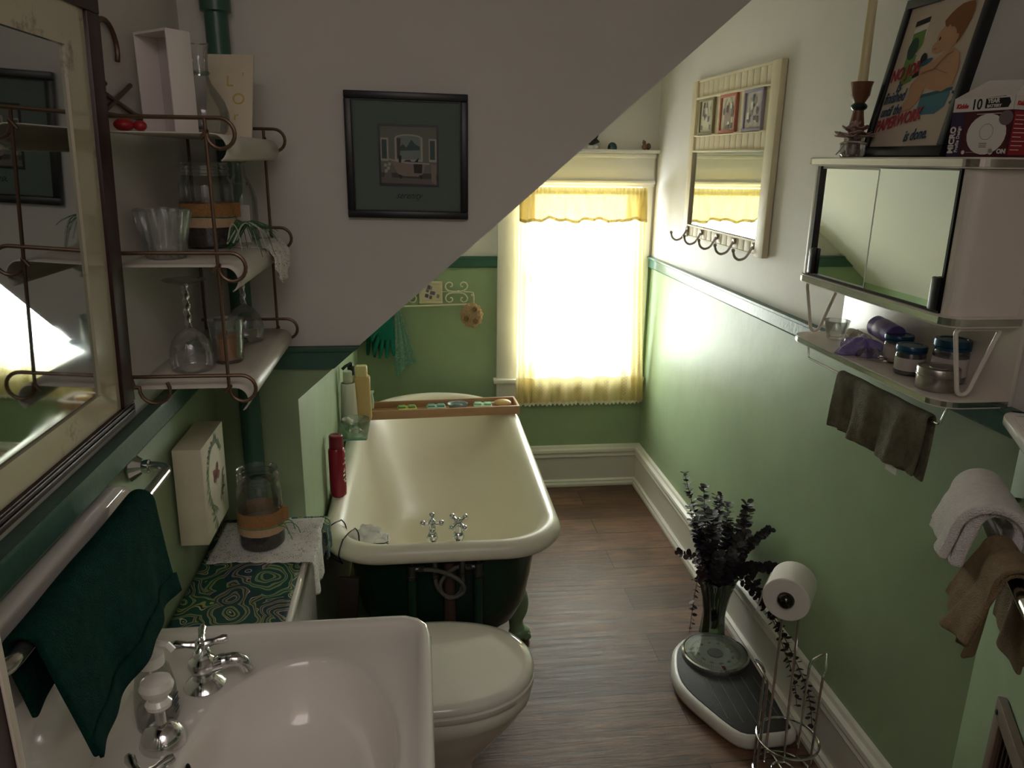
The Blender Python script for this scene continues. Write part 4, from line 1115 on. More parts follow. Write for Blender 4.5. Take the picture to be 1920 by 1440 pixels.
def trim(a, b):
    p = cur_fn(.458, 1.086, 1.462, .466, 3.526, .006, 6.5, .3)(a, 1)
    return p + V((0, -.002*math.sin(a*150), .004 - b*(.018 + .005*math.sin(a*PI*60))))
MB().grid(260, 5, trim).build('lace_hem', mat('cream_lace_hem', '#ece7d4', .9), t)
MB().tube([(.455, 3.53, 1.455), (1.045, 3.53, 1.455)], .005, 8).build('curtain_rod', WHITEP, t)
t = thing('valance', 'gathered yellow valance across the top of the window', 'valance', (.75, 3.50, 1.33))
def vfn(a, b):
    z = 1.482 - b*.150 - (.006*math.sin(a*19) + .004*math.sin(a*47) if b > .5 else 0)*(b-.5)*2
    x = .452 + a*.588
    tight = math.sin(a*2*PI*30 + math.sin(a*40))*.003
    loose = math.sin(a*2*PI*8.5 + 1.4*math.sin(a*9))*.015 + math.sin(a*2*PI*17)*.005
    f = min(1, max(0, (b-.12)/.5))
    return V((x, 3.506 + tight*(1-f) + loose*f*(.5+b*.6) - .010*b, z))
MB().grid(240, 24, vfn).build('valance_cloth', VAL, t)
MB().grid(240, 3, lambda a, b: vfn(a, 1) + V((0, -.0015, .002 + .012*b))).build('hem_band', cloth_sheer('hem_cotton', '#d8ca8e', .03, dif=.7), t)

# figurines on the ledge over the window
zl = 1.6485
t = thing('orca_figurine', 'tiny black and white orca figurine on the ledge above the window', 'figurine', (.792, 3.548, zl))
MB().rings([[V((.765+.05*u, 3.548 + r*math.cos(q), zl+.022+.012*math.sin(u*2.2) + r*math.sin(q))) for q in [2*PI*i/14 for i in range(14)]] for u, r in ((0, .002), (.12, .009), (.35, .015), (.6, .014), (.85, .008), (1, .003))], 0, True, True).build('body', BLACK, t)
mb = MB().tube([(.798, 3.548, zl+.042), (.806, 3.548, zl+.056), (.812, 3.548, zl+.066)], [.006, .004, .001], 8)
mb.build('dorsal_fin', BLACK, t)
MB().ball((.776, 3.546, zl+.008), .011, 0, 1.2, .9, .7).ball((.800, 3.546, zl+.009), .010, 0, 1.1, .9, .8).build('white_belly', WHITEP, t)
t = thing('turtle_figurine', 'tiny dark teal domed turtle figurine on the window ledge', 'figurine', (.876, 3.548, zl))
MB().lathe([(0, 0), (.021, 0), (.021, .010), (.017, .022), (.009, .029), (0, .031)], (.876, 3.548, zl), seg=22).build('shell', mat('teal_glaze', '#2f4a4c', .25, var=.3, vscale=120), t)
MB().ball((.858, 3.534, zl+.012), .006).build('head', BLACK, t)
t = thing('squirrel_figurine', 'tiny brown squirrel figurine at the right end of the window ledge', 'figurine', (1.03, 3.548, zl))
SQ = mat('brown_figurine', '#7d5a48', .6, var=.2, vscale=150)
MB().ball((1.026, 3.548, zl+.0125), .013, 0, 1, .9, 1).ball((1.022, 3.546, zl+.031), .009).ball((1.018, 3.546, zl+.040), .003).ball((1.016, 3.541, zl+.028), .004).build('body', SQ, t)
MB().ball((1.043, 3.548, zl+.0145), .013, 0, .9, .8, 1.12).build('curled_tail', mat('dark_brown_figurine', '#543c34', .7), t)

# ------------------------------------------------------------ scrolled iron rack on the far wall
t = thing('scroll_rack', 'cream scrolled iron towel rack with a small picture tile on the far wall', 'towel rack', (.05, 3.57, .94))
F = Fr((.052, 3.575, 1.0), (1, 0, 0), (0, 0, 1))
mb = MB()
def sp(cx, cz, sgx, sgz):
    """one C-scroll: flat run near the middle, curled end"""
    pts = []
    for i in range(24):
        a = i/23*2*PI*1.1; r = .0145*(1-.55*i/23)
        pts.append((cx + sgx*(-r*math.sin(a)), cz + sgz*(.0145 + .0 - r*math.cos(a)) ))
    return pts
for sg in (1, -1):
    for vz in (1, -1):
        p3 = [(sg*.130, vz*.003), (sg*.095, vz*.004), (sg*.075, vz*.012), (sg*.068, vz*.028), (sg*.075, vz*.043), (sg*.090, vz*.046), (sg*.100, vz*.037), (sg*.097, vz*.027), (sg*.089, vz*.026)]
        mb.tube(smoothpath([F.p(a, b, .004) for a, b in p3], 5), .0032, 8)
        p4 = [(sg*.095, vz*.003), (sg*.140, vz*.004), (sg*.160, vz*.012), (sg*.170, vz*.028), (sg*.163, vz*.043), (sg*.148, vz*.046), (sg*.138, vz*.037), (sg*.142, vz*.027), (sg*.150, vz*.027)]
        mb.tube(smoothpath([F.p(a, b, .004) for a, b in p4], 5), .0032, 8)
    mb.tube(smoothpath([F.p(sg*.155, .001, .004), F.p(sg*.185, .001, .012), F.p(sg*.197, -.006, .025), F.p(sg*.198, -.05, .030)], 5), .0034, 8)
    mb.ball(F.p(sg*.190, -.012, .022), .006)
    mb.tube([F.p(sg*.13, 0, -.014), F.p(sg*.13, 0, .006)], .006, 8)
mb.tube([F.p(-.135, 0, -.006), F.p(.135, 0, -.006)], .003, 8)
mb.build('iron_scrolls', IRONW, t)
MB().tube([F.p(-.205, -.062, .030), F.p(.205, -.052, .030)], .0042, 10).build('towel_rod', IRONW, t)
mb = MB(); F.box(mb, -.054, .054, -.052, .052, -.004, .006, b=.002); F.frame(mb, -.054, .054, -.052, .052, .010, .006, .010, bev=.001); tile = mb.build('picture_tile', CREAMWOOD, t)
mb = MB(); rnd = random.Random(8)
for i in range(7): F.poly(mb, [(-.04, -.035+i*.011), (.04, -.035+i*.011), (.04, -.026+i*.011), (-.04, -.026+i*.011)], .0064, 0)
for i in range(12):
    a, b = rnd.uniform(-.03, .025), rnd.uniform(-.035, .02); F.poly(mb, [(a, b), (a+.012, b-.004), (a+.016, b+.012), (a+.004, b+.016)], .0068+i*.00005, 1 if i % 3 else 2)
mb.build('tile_print', [mat('tile_cream', '#d4c9b4', .6), mat('tile_plum', '#6d5a78', .6), mat('tile_grey', '#8a8a80', .6)], tile)

t = thing('straw_sponge', 'round straw sponge hanging at the right end of the scrolled rack', 'sponge', (.238, 3.545, .862))
rnd = random.Random(2)
def pouf(a, h): return 1 + .05*math.sin(9*a+h*200) + .04*math.sin(17*a)
MB().lathe([(0, -.019), (.034, -.018), (.050, -.007), (.053, .004), (.042, .014), (0, .016)], (.240, 3.545, .896), (0, -1, 0), 60, sy=1.12, wav=pouf).build('straw_pad', STRAW, t)
mb = MB()
for (x, z) in ((.252, .926), (.216, .884), (.258, .872)): mb.lathe([(.005, 0), (.014, .004), (.015, .008), (.010, .010), (.006, .007)], (x, 3.530, z), (0, -1, 0), 16)
mb.build('straw_rosettes', mat('dark_straw', '#8d7250', .95), t)
mb = MB().tube(smoothpath([(.240, 3.548, .932), (.248, 3.548, .948), (.252, 3.545, .966), (.246, 3.541, .95), (.240, 3.546, .932)], 5), .0015, 6); mb.build('hanging_loop', STRAW, t)

def glove(name, label, x, y, z, ang, m, sc=1.0):
    t = thing(name, label, 'glove', (x, y, z))
    Mx = Matrix.Translation((x, y, z)) @ Matrix.Rotation(ang, 4, 'Y')
    def P(a, b, d=0): return Mx @ V((a*sc, d*sc, b*sc))
    mb = MB()
    rg = []
    for b, w2, th2 in ((.165, .026, .010), (.12, .027, .011), (.095, .028, .011), (.075, .036, .012), (.045, .042, .012), (.03, .042, .011), (.02, .038, .008)):
        rg.append([P(w2*math.cos(q), b, th2*math.sin(q)) for q in [2*PI*i/20 for i in range(20)]])
    mb.rings(rg, 0, True, True)
    for a, l, dx in ((-.031, .052, -.016), (-.011, .066, -.006), (.010, .062, .004), (.030, .048, .015)):
        mb.tube(smoothpath([P(a, .035), P(a + dx*.4, .0), P(a + dx, -l, -.006)], 4), [.0105]*6 + [.0095, .0085, .006], 10); mb.ball(P(a+dx, -l, -.006), .0065*sc, seg=8)
    mb.tube(smoothpath([P(-.030, .075), P(-.052, .045, -.006), P(-.060, .015, -.010)], 4), [.012]*6 + [.011, .010, .007], 10); mb.ball(P(-.060, .015, -.010), .0075*sc, seg=8)
    g = mb.build('knit_hand', m, t)
    mb = MB(); mb.rings([[P(1.06*w2*math.cos(q), b, .0115*math.sin(q)) for q in [2*PI*i/20 for i in range(20)]] for b, w2 in ((.163, .026), (.168, .0275), (.182, .0275), (.186, .026))], 0, True, True); mb.build('cuff', m, t)
glove('bath_glove', 'teal knit bath glove in front, hanging beside the mint crochet cloth', -.165, 3.540, .765, .12, TEAL)
glove('bath_glove', 'darker teal bath glove hanging behind the front one', -.205, 3.566, .768, -.10, mat('deep_teal_knit', '#0a6053', .9, bump=.5, bscale=300))
def croc(a, b):
    # folded square hanging by a corner
    tl, tr_, bl, br = V((-.112, 3.54, .945)), V((-.092, 3.54, .925)), V((-.128, 3.54, .63)), V((-.020, 3.54, .675))
    p = (tl*(1-a) + tr_*a)*(1-b) + (bl*(1-a) + br*a)*b
    tip = V((-.108, 3.54, .590)); wgt = max(0, (b-.75)/.25)*math.exp(-((a-.18)/.28)**2)
    p = p*(1-wgt*.9) + tip*wgt*.9
    p.y += .007*math.sin(9*a+2)*b - .003*math.sin(20*a) + .001*math.sin(a*80)*math.sin(b*160)
    return p
o = MB().grid(60, 90, croc).build('crochet_cloth', CROCHET, loc=(-.09, 3.54, .60)); solid(o, .005); tag(o, 'mint green crochet cloth hanging from the scrolled rack', 'cloth')

# ------------------------------------------------------------ framed print on the wing wall
F = Fr((-.157, YW, 1.468), (.2745, 0, -.004), (.002, 0, 1))
t = thing('framed_picture', 'square black framed print of a bathtub reading serenity', 'picture', (-.02, YW-.01, 1.468))
W2, H3 = .272, .272
mb = MB(); F.frame(mb, 0, W2, 0, H3, .016, .001, .018, bev=.002); F.frame(mb, .013, W2-.013, .013, H3-.013, .005, .001, .012); mb.build('frame', BLACKP, t)
SLATE = mat('slate_green_mat', '#5f6e66', .7, var=.04, vscale=40)
mb = MB(); F.box(mb, .015, W2-.015, .015, H3-.015, .001, .006); mb.build('mat_board', SLATE, t)
mb = MB(); F.frame(mb, .072, .206, .071, .205, .0045, .006, .0075); mb.build('inner_liner', BLACKP, t)
cols = ['#6f7468', '#9c9488', '#39424a', '#7c8a86', '#5c5a48', '#b1aaa0', '#4c4440', '#6e6862', '#3e5450', '#2c2825', '#8c8078']
PM = [mat('print_%d' % i, c2, .6) for i, c2 in enumerate(cols)]
mb = MB(); ox, oy, s = .0765, .0755, .125
def pp(pts, mi, l): F.poly(mb, [(ox + a*s, oy + b*s) for a, b in pts], .0061 + l*.00012, mi)
pp([(0, 0), (1, 0), (1, 1), (0, 1)], 0, 0); pp([(0, 0), (1, 0), (1, .2), (0, .2)], 6, 1); pp([(0, .02), (1, .0), (1, .10), (0, .12)], 7, 2)
def archwin(x0, x1, z0, z1, h, l):
    pp([(x0, z0), (x1, z0), (x1, z1)] + [((x0+x1)/2 + (x1-x0)/2*math.cos(q), z1 + h*math.sin(q)) for q in [PI*i/10 for i in range(11)]] + [(x0, z1)], 5, l)
    e = .035; x0 += e; x1 -= e
    pp([(x0, z0+e), (x1, z0+e), (x1, z1)] + [((x0+x1)/2 + (x1-x0)/2*math.cos(q), z1 + (h-e*.7)*math.sin(q)) for q in [PI*i/10 for i in range(11)]] + [(x0, z1)], 3, l+1)
archwin(.25, .75, .40, .80, .07, 3)
pp([(.30, .62), (.40, .70), (.46, .64), (.55, .78), (.62, .70), (.70, .66), (.70, .60), (.3, .58)], 8, 5); pp([(.29, .45), (.34, .45), (.36, .80), (.29, .80)], 6, 6)
for x0, x1 in ((-.0, .14), (.86, 1.0)): pp([(x0, .40), (x1, .40), (x1, .80), (x0, .80)], 5, 3); pp([(x0+.02*(x0 < .5 and 0 or 1), .44), (x1-.03, .44), (x1-.03, .77), (x0+.02*(x0 < .5 and 0 or 1), .77)], 8, 4)
pp([(.12, .44), (.30, .40), (.55, .375), (.86, .37), (.86, .34), (.80, .34), (.74, .18), (.66, .14), (.40, .145), (.30, .18), (.20, .36)], 10, 7)
pp([(.11, .455), (.30, .41), (.55, .385), (.87, .38), (.87, .36), (.55, .36), (.3, .385), (.13, .43)], 5, 8)
pp([(.58, .36), (.74, .36), (.73, .20), (.59, .20)], 9, 9)
for x in (.31, .68): pp([(x, .17), (x+.05, .16), (x+.06, .10), (x+.02, .10)], 9, 8)
pp([(.32, .38), (.36, .38), (.37, .50), (.31, .50)], 9, 9); pp([(.40, .395), (.55, .39), (.52, .43), (.45, .43)], 6, 9); pp([(.60, .40), (.68, .47), (.66, .39)], 9, 9)
for i, (a, b) in enumerate(((.05, .3), (.10, .25), (.06, .2), (.12, .32))): pp([(a, b), (a+.05, b), (a+.06, b+.05), (a+.01, b+.06)], 5, 8+i)
pp([(.05, .02), (.2, .04), (.18, .2), (.06, .2)], 7, 7); pp([(.9, .05), (.98, .0), (1, .36), (.9, .36)], 10, 7)
mb.build('bath_print', PM, t)
mb = MB(); mb.text('serenity', F.M(.108, .044, .0062), .0215, depth=.0002, shear=.55, sx=.82); mb.build('script_lettering', INKK, t)
# ------------------------------------------------------------ beadboard mirror with hooks
FR = lambda y, x, z: Fr((x, y, z), (0, -1, 0), (0, 0, 1))
F = FR(3.105, 1.078, 1.308); BW, BH = .765, .590
t = thing('hook_mirror', 'cream beadboard mirror with three small pictures and five hooks', 'mirror', (1.085, 2.72, 1.308))
mb = MB()
F.box(mb, 0, .050, 0, BH, -.020, 0, b=.002); F.box(mb, BW-.062, BW, 0, BH, -.020, 0, b=.002)
F.box(mb, .05, BW-.062, BH-.008, BH, -.020, -.006); F.box(mb, .05, BW-.062, 0, .006, -.020, -.006)
F.box(mb, .05, BW-.062, .520, .528, -.019, .000, b=.001); F.box(mb, .05, BW-.062, .384, .391, -.019, -.001, b=.001); F.box(mb, .05, BW-.062, .327, .334, -.019, 0, b=.001); F.box(mb, .05, BW-.062, .044, .050, -.019, -.001)
fr = mb.build('frame', CREAMWOOD, t)
mb = MB()
def bead(b0, b1, n=13):
    w3 = (BW-.112)/n
    for i in range(n): F.box(mb, .05 + i*w3 + .0012, .05 + (i+1)*w3 - .0012, b0, b1, -.019, -.008, b=.0015)
bead(.528, BH-.008); bead(.334, .384); bead(.006, .044)
F.box(mb, .05, BW-.062, .0, BH, -.0205, -.018)
F.box(mb, .05, BW-.062, .391, .520, -.019, -.012)
mb.build('beadboard', CREAMWOOD, t)
mb = MB(); F.box(mb, .05, BW-.062, .050, .327, -.0175, -.010); mb.build('mirror_glass', MIRROR, t)
rnd = random.Random(21)
specs = (('olive_frame', '#8d8467', .085, '#c7c0a6'), ('terracotta_frame', '#b06a58', .295, '#cfc4ae'), ('lilac_frame', '#8f8799', .505, '#b8b0aa'))
for nm, colr, a0, inner in specs:
    mb = MB(); F.frame(mb, a0, a0+.148, .387, .523, .013, -.012, -.001, bev=.001)
    p = mb.build('small_picture', mat(nm, colr, .6), t)
    mb = MB(); F.poly(mb, [(a0+.012, .399), (a0+.136, .399), (a0+.136, .511), (a0+.012, .511)], -.006, 0)
    if nm == 'terracotta_frame': F.stroke(mb, [(a0+.035, .402), (a0+.035, .47)] + arc(a0+.074, .47, .039, 180, 0, 10, .034) + [(a0+.113, .402)], .008, -.0052, 1); F.poly(mb, [(a0+.045, .402), (a0+.103, .402), (a0+.103, .47), (a0+.074, .495), (a0+.045, .47)], -.0056, 4)
    for i in range(16):
        a, b = a0 + rnd.uniform(.02, .11), .402 + rnd.uniform(0, .085); w4, h4 = rnd.uniform(.006, .022), rnd.uniform(.006, .026)
        F.poly(mb, [(a, b), (a+w4, b+rnd.uniform(-.004, .004)), (a+w4*.9, b+h4), (a+w4*.1, b+h4)], -.0048 + i*.00008, rnd.choice((1, 2, 3, 4, 5)))
    mb.build('picture_print', [mat(nm+'_paper', inner, .6)] + [mat(nm+'_ink%d' % i, c3, .6) for i, c3 in enumerate(('#e0dacb', '#6a5a72', '#7d7a6a', '#a8958a', '#4f5a55'))], p)
for i in range(5):
    a = .045 + i*.160; mb = MB()
    mb.lathe([(0, 0), (.011, 0), (.012, .003), (.008, .006), (0, .006)], F.p(a, .030, -.006), F.n, 14)
    pts = [F.p(a, .030, -.003), F.p(a, .012, .006), F.p(a, -.008, .020), F.p(a, -.014, .040), F.p(a, -.004, .056), F.p(a, .014, .062)]
    mb.tube(smoothpath(pts, 5), .0042, 8); mb.ball(F.p(a, .016, .0625), .0065)
    mb.build('hook', mat('pewter', '#a39a92', .35, .6) if i == 0 else bpy.data.materials['pewter'], t)

# ------------------------------------------------------------ medicine cabinet with shelf and towel wire
t = thing('medicine_cabinet', 'white wall cabinet with sliding mirror doors, chrome edged shelf and towel wire', 'cabinet', (1.02, 1.55, 1.16))
CW = mat('white_enamelled_steel', '#ded6cc', .28)
XF = .955; XBk = 1.098
mb = MB().box(1.088, XBk, 1.250, 1.852, 1.166, 1.604, b=.002); mb.build('back_panel', CW, t)
def slab_poly(x0, y0, y1, r): return rrect(x0, XBk-.008, y0, y1, [r, 0.001, .001, r], 8)
# housing: end cheeks, roof, floor, rounded corner at the near end
mb = MB()
mb.prism(rrect(XF, 1.088, 1.268, 1.302, [.024, .001, .001, .006], 8), 1.336, 1.594)
mb.prism(rrect(XF, 1.088, 1.812, 1.834, [.004, .001, .001, .012], 6), 1.336, 1.594)
mb.box(XF+.004, 1.088, 1.302, 1.812, 1.336, 1.341); mb.box(XF+.004, 1.088, 1.302, 1.812, 1.588, 1.594)
mb.build('housing', CW, t)
BAND = mat('chrome_band', '#c9c4bb', .18, .95)
def shelf_slab(name, z0, z1, x0, y0, y1, r):
    s = MB().prism(slab_poly(x0, y0, y1, r), z0, z1).build(name, CW, t)
    ring = rrect(x0-.0015, XBk-.008, y0-.0015, y1+.0015, [r, .001, .001, r], 8)
    pts = [p for p in ring]
    vs = []; k = len(pts)
    mb = MB()
    # band follows near end, front and far end
    order = sorted(range(k), key=lambda i: i)
    path = [pts[i] for i in range(k)]
    # rrect starts at bottom-left going to BR, TR, TL: rotate so the back edge is left out
    i0 = (k//4) + 1
    path = pts[3*(k//4):] + pts[:k//4]
    back = [(XBk-.009, y1+.0015)] + path + [(XBk-.009, y0-.0015)]
    for (xa, ya), (xb2, yb2) in zip(back, back[1:]):
        d2 = V((xb2-xa, yb2-ya, 0)); 
        if d2.length < 1e-6: continue
        vs0 = [V((xa, ya, z0+.003)), V((xb2, yb2, z0+.003)), V((xb2, yb2, z1-.003)), V((xa, ya, z1-.003))]
        mb.add(vs0, [(0, 1, 2, 3)], 0, True)
    mb.build('chrome_trim', BAND, s, fix=False)
shelf_slab('top_slab', 1.595, 1.614, .944, 1.252, 1.862, .04)
shelf_slab('bottom_slab', 1.317, 1.336, .945, 1.256, 1.846, .04)
shelf_slab('lower_shelf', 1.164, 1.180, .950, 1.252, 1.852, .05)
F = FR(1.81, XF, 1.336)
mb = MB(); F.box(mb, 0, .012, 0, .258, -.012, .002); F.box(mb, .502, .508, 0, .258, -.012, .002); F.box(mb, .0, .508, 0, .006, -.012, .001); mb.build('door_track', BLACK, t)
for a0, a1, d in ((.012, .262, -.006), (.252, .502, .000)):
    mb = MB(); F.box(mb, a0, a1, .006, .255, d-.004, d); dr_ = mb.build('mirror_door', MIRROR, t)
    mbe = MB(); F.box(mbe, *((a1-.0025, a1-.0003) if a0 < .1 else (a0-.0005, a0+.0025)), .006, .255, d-.003, d+.0006); mbe.build('polished_edge', mat('mirror_edge', '#dfe6dd', .15) if a0 < .1 else bpy.data.materials['mirror_edge'], dr_)
    h0 = .006 if a0 < .1 else .484
    mb = MB(); F.box(mb, h0, h0+.022, .004, .066, d, d+.010, b=.003); mb.build('finger_pull', BLACK, dr_)
for y in (1.272, 1.834):
    mb = MB(); px = [(.972, 1.312), (1.062, 1.312), (1.018, 1.186), (.998, 1.186)]
    pts = []
    for i in range(4):
        p0 = V((px[i-1][0], px[i-1][1])); p1 = V((px[i][0], px[i][1])); p2 = V((px[(i+1) % 4][0], px[(i+1) % 4][1]))
        a = p1 + (p0-p1).normalized()*.012; b = p1 + (p2-p1).normalized()*.012
        for q in range(6):
            f = q/5; r = a*(1-f)**2 + p1*2*f*(1-f) + b*f*f; pts.append((r.x, y, r.y))
    mb.tube(pts, .0042, 8, True); mb.build('wire_bracket', CW, t)
WZ, WXX = 1.122, .985
mb = MB().tube([(.985, 1.272, 1.163), (WXX, 1.285, WZ+.004), (WXX, 1.292, WZ), (WXX, 1.800, WZ), (WXX, 1.806, WZ+.004), (.985, 1.815, 1.163)], .0026, 8); mb.build('towel_wire', CHROME, t)
# olive towel on the wire
t = thing('hand_towel', 'olive terry hand towel hanging from the wire under the cabinet shelf', 'towel', (WXX, 1.46, WZ))
nu, nv, fn = drape((WXX, 1.645, WZ), (0, -1, 0), (-1, 0, 0), .335, .122, .135, .010, .009, 2.7, .8, .006, 54, 54, .06, gather=.02)
o = MB().grid(nu, nv, fn).build('towel_cloth', TERRY_O, t); solid(o, .006); subd(o)
mb = MB(); F2 = FR(1.43, WXX+.002, .972); F2.box(mb, 0, .038, 0, .032, 0, .0008); mb.build('care_tag', LABELW, t)

# things on top of the cabinet
zt = 1.6145
def candle(nm_h, lab_h, nm_c, lab_c, x, y, htop):
    t = thing(nm_h, lab_h, 'candle holder', (x, y, zt)); c = (x, y, zt)
    MB().lathe([(0, 0), (.026, 0), (.028, .004), (.024, .010), (.014, .018), (.013, .035), (.0175, .060), (.012, .095), (.0115, .100)], c, seg=28).lathe([(.0115, .116), (.012, .118), (.020, .132), (.0215, .150), (.024, .158), (.0245, .160), (.013, .160), (.0125, .150), (0, .150)], c, seg=28).build('turned_post', WOODH, t)
    MB().lathe([(.0115, .100), (.0165, .104), (.018, .108), (.0165, .112), (.0115, .116)], c, seg=28).build('green_bead', mat('dark_green_bead', '#24352c', .3), t)
    t2 = thing(nm_c, lab_c, 'candle', (x, y, zt+.151)); c2 = V((x, y, zt+.151))
    MB().lathe([(0, 0), (.0115, 0), (.0115, .01), (.0088, htop-.02), (.006, htop-.004), (0, htop)], c2, seg=20).build('wax', WAXC, t2)
    MB().tube([c2 + V((0, 0, htop-.003)), c2 + V((.001, 0, htop+.010))], .0008, 5).build('wick', INKK, t2)
candle('candlestick', 'turned wooden candlestick on the far end of the cabinet top', 'taper_candle', 'cream taper candle in the wooden candlestick beside the framed cartoon', .985, 1.722, .27)
candle('candlestick', 'wooden candlestick standing behind the smoke alarm box', 'taper_candle', 'cream taper candle rising behind the smoke alarm box', 1.066, 1.298, .27)
t = thing('flower_jar', 'small glass jar with a dusty pink cloth flower on the cabinet top', 'jar', (.957, 1.676, zt))
c = V((.957, 1.676, zt))
MB().lathe([(0, .001), (.022, .001), (.026, .006), (.026, .026), (.020, .034), (.021, .040)], c, seg=28).build('glass_jar', GLASS, t)
mb = MB(); rnd = random.Random(9); PINK = mat('dusty_pink_cloth', '#b89a94', .9, bump=.4, bscale=200)
def petal(a0, r0, r1, z0, z1, w0):
    def fn(u, v):
        a = a0 + (u-.5)*w0; r = r0 + (r1-r0)*v
        return c + V((r*math.cos(a), r*math.sin(a), z0 + (z1-z0)*v**.6 + .003*math.sin(u*9+v*4)))
    mb.grid(9, 6, fn)
for k in range(7): petal(k*2*PI/7, .004, .042, .040, .046 + .006*(k % 2), 1.4)
for k in range(5): petal(k*2*PI/5+.3, .002, .028, .044, .064, 1.7)
for k in range(3): petal(k*2*PI/3, .001, .010, .05, .074, 2.2)
o = mb.build('pink_flower', PINK, t); solid(o, .001)
mb = MB().tube([c + V((.0268*math.cos(a), .0268*math.sin(a), .030 + .002*math.sin(2*a))) for a in [2*PI*i/30 for i in range(30)]], .0018, 6, True)
for d in ((-.026, -.006, -.028), (-.012, -.026, -.028)): mb.tube(smoothpath([c + V((-.022, -.012, .032)), c + V((-.024, -.014, .03)) + V(d)*.5, c + V((-.022, -.012, .032)) + V(d)], 4), .0014, 6)
mb.build('ribbon', mat('pale_ribbon', '#b9aca2', .7), t)

# framed cartoon leaning on the wall
lean = V((.060, -.004, .318)).normalized()
F = Fr((.992, 1.700, zt+.002), (.02, -1, 0), lean)
AW, AH = .270, .325
t = thing('framed_cartoon', 'black framed cartoon of a baby on a potty leaning on the wall', 'picture', (1.0, 1.565, zt))
mb = MB(); F.frame(mb, 0, AW, 0, AH, .020, -.014, .004, bev=.002); mb.build('frame', BLACKP, t)
mb = MB(); F.box(mb, .016, AW-.016, .016, AH-.016, -.010, -.002); mb.build('backing', mat('cartoon_paper', '#cdbfae', .7), t)
acol = ['#c79a78', '#8a5a2c', '#4b7f8c', '#6f9442', '#24493a', '#1d1d1f', '#d8cdbb', '#e0dcd4', '#356070', '#a8795c']
AM = [mat('cartoon_%d' % i, c4, .7) for i, c4 in enumerate(acol)]
mb = MB()
def ap(pts, mi, l): F.poly(mb, [(.018 + a*(AW-.036), .018 + b*(AH-.036)) for a, b in pts], -.0018 + l*.00015, mi)
def el(cx, cy, rx, ry, rot=0, n=22):
    return [(cx + rx*math.cos(q)*math.cos(rot) - ry*math.sin(q)*math.sin(rot), cy + rx*math.cos(q)*math.sin(rot) + ry*math.sin(q)*math.cos(rot)) for q in [2*PI*i/n for i in range(n)]]
ap0 = ap
def ap(pts, mi, l): ap0([(p, .175 + .77*q) for p, q in pts], mi, l)
yb = lambda q: .175 + .77*q
# towel roll and strip
ap([(.14, .93), (.33, .95), (.33, .90), (.14, .88)], 5, 1); ap([(.15, .86), (.33, .90), (.34, .76), (.14, .72)], 7, 1)
ap([(.15, .82), (.32, .84), (.33, .70), (.28, .64), (.16, .62)], 3, 2); ap(el(.21, .68, .07, .10), 4, 3)
ap([(.15, .62), (.29, .62), (.29, .50), (.33, .42), (.33, .38), (.17, .34), (.15, .46)], 3, 2)
# potty
ap([(.55, .24), (.90, .26), (.92, .22), (.90, .12), (.80, .06), (.62, .06), (.54, .12)], 2, 2); ap([(.52, .24), (.93, .28), (.93, .25), (.52, .21)], 8, 3); F_h = arc(.94, .19, .045, -80, 90, 8)
F.stroke(mb, [(.018 + a*(AW-.036), .018 + yb(b)*(AH-.036)) for a, b in F_h], .005, -.0015, 8)
# baby: back, leg, arm, head, hair
ap([(.62, .28), (.56, .40), (.58, .52), (.66, .60), (.78, .62), (.88, .56), (.93, .44), (.92, .30), (.80, .25)], 0, 4)
ap([(.80, .40), (.62, .46), (.46, .44), (.36, .34), (.38, .22), (.30, .14), (.34, .10), (.46, .12), (.54, .20), (.56, .30), (.70, .27), (.84, .30)], 0, 5)
ap([(.80, .58), (.72, .58), (.60, .46), (.44, .43), (.40, .46), (.44, .50), (.58, .54), (.70, .62)], 0, 6)
ap(el(.66, .72, .145, .115, -.3), 0, 7); ap(el(.575, .65, .085, .06), 0, 8)
ap([(.58, .82), (.55, .87), (.58, .90), (.61, .93), (.66, .96), (.72, .985), (.78, .99), (.86, .985), (.88, .95), (.89, .90), (.885, .84), (.86, .77), (.84, .72), (.82, .68), (.79, .64), (.785, .70), (.76, .73), (.74, .77), (.70, .80), (.66, .805), (.64, .83), (.61, .81)], 1, 9)
ap(el(.77, .70, .028, .035), 0, 10); ap(el(.56, .72, .010, .018), 5, 10); ap(el(.535, .635, .020, .008), 9, 10)
# bird toy in the hands
ap(el(.42, .56, .045, .06, .4), 5, 8); ap(el(.47, .53, .08, .025, .3), 8, 9); ap([(.34, .40), (.42, .42), (.41, .46), (.33, .43)], 5, 9)
OUT = [(.62, .28), (.56, .40), (.58, .52)]
for pl2 in ([(.80, .40), (.62, .46), (.46, .44), (.36, .34), (.38, .22), (.30, .14)], [(.80, .58), (.72, .56), (.60, .45), (.44, .43)], [(.92, .30), (.93, .44), (.88, .56)], [(.30, .14), (.34, .10), (.46, .12), (.54, .20), (.56, .30)]):
    F.stroke(mb, [(.018 + a*(AW-.036), .018 + yb(b)*(AH-.036)) for a, b in pl2], .0016, .0002, 9)
mb.build('cartoon_art', AM, t)
mr = MB(); mk = MB()
def at2(a, b, rot=0):
    return F.M(.018 + a*(AW-.036), .018 + b*(AH-.036), .0001) @ Matrix.Rotation(math.radians(rot), 4, 'Z')
mr.text('NO JOB', at2(.03, .475, 9), .034, shear=.25, bold=.0008, sx=.74); mr.text('PAPERWORK', at2(.03, .115, 9), .034, shear=.2, bold=.0008, sx=.72)
mk.text('is', at2(.16, .400, 4), .032, shear=.3, bold=.0004, sx=.8); mk.text('finished', at2(.03, .315, 5), .034, shear=.3, bold=.0004, sx=.66)
mk.text("until the", at2(.04, .225, 4), .030, shear=.3, bold=.0004, sx=.68); mk.text('is done.', at2(.50, .040, 5), .032, shear=.3, bold=.0004, sx=.72)
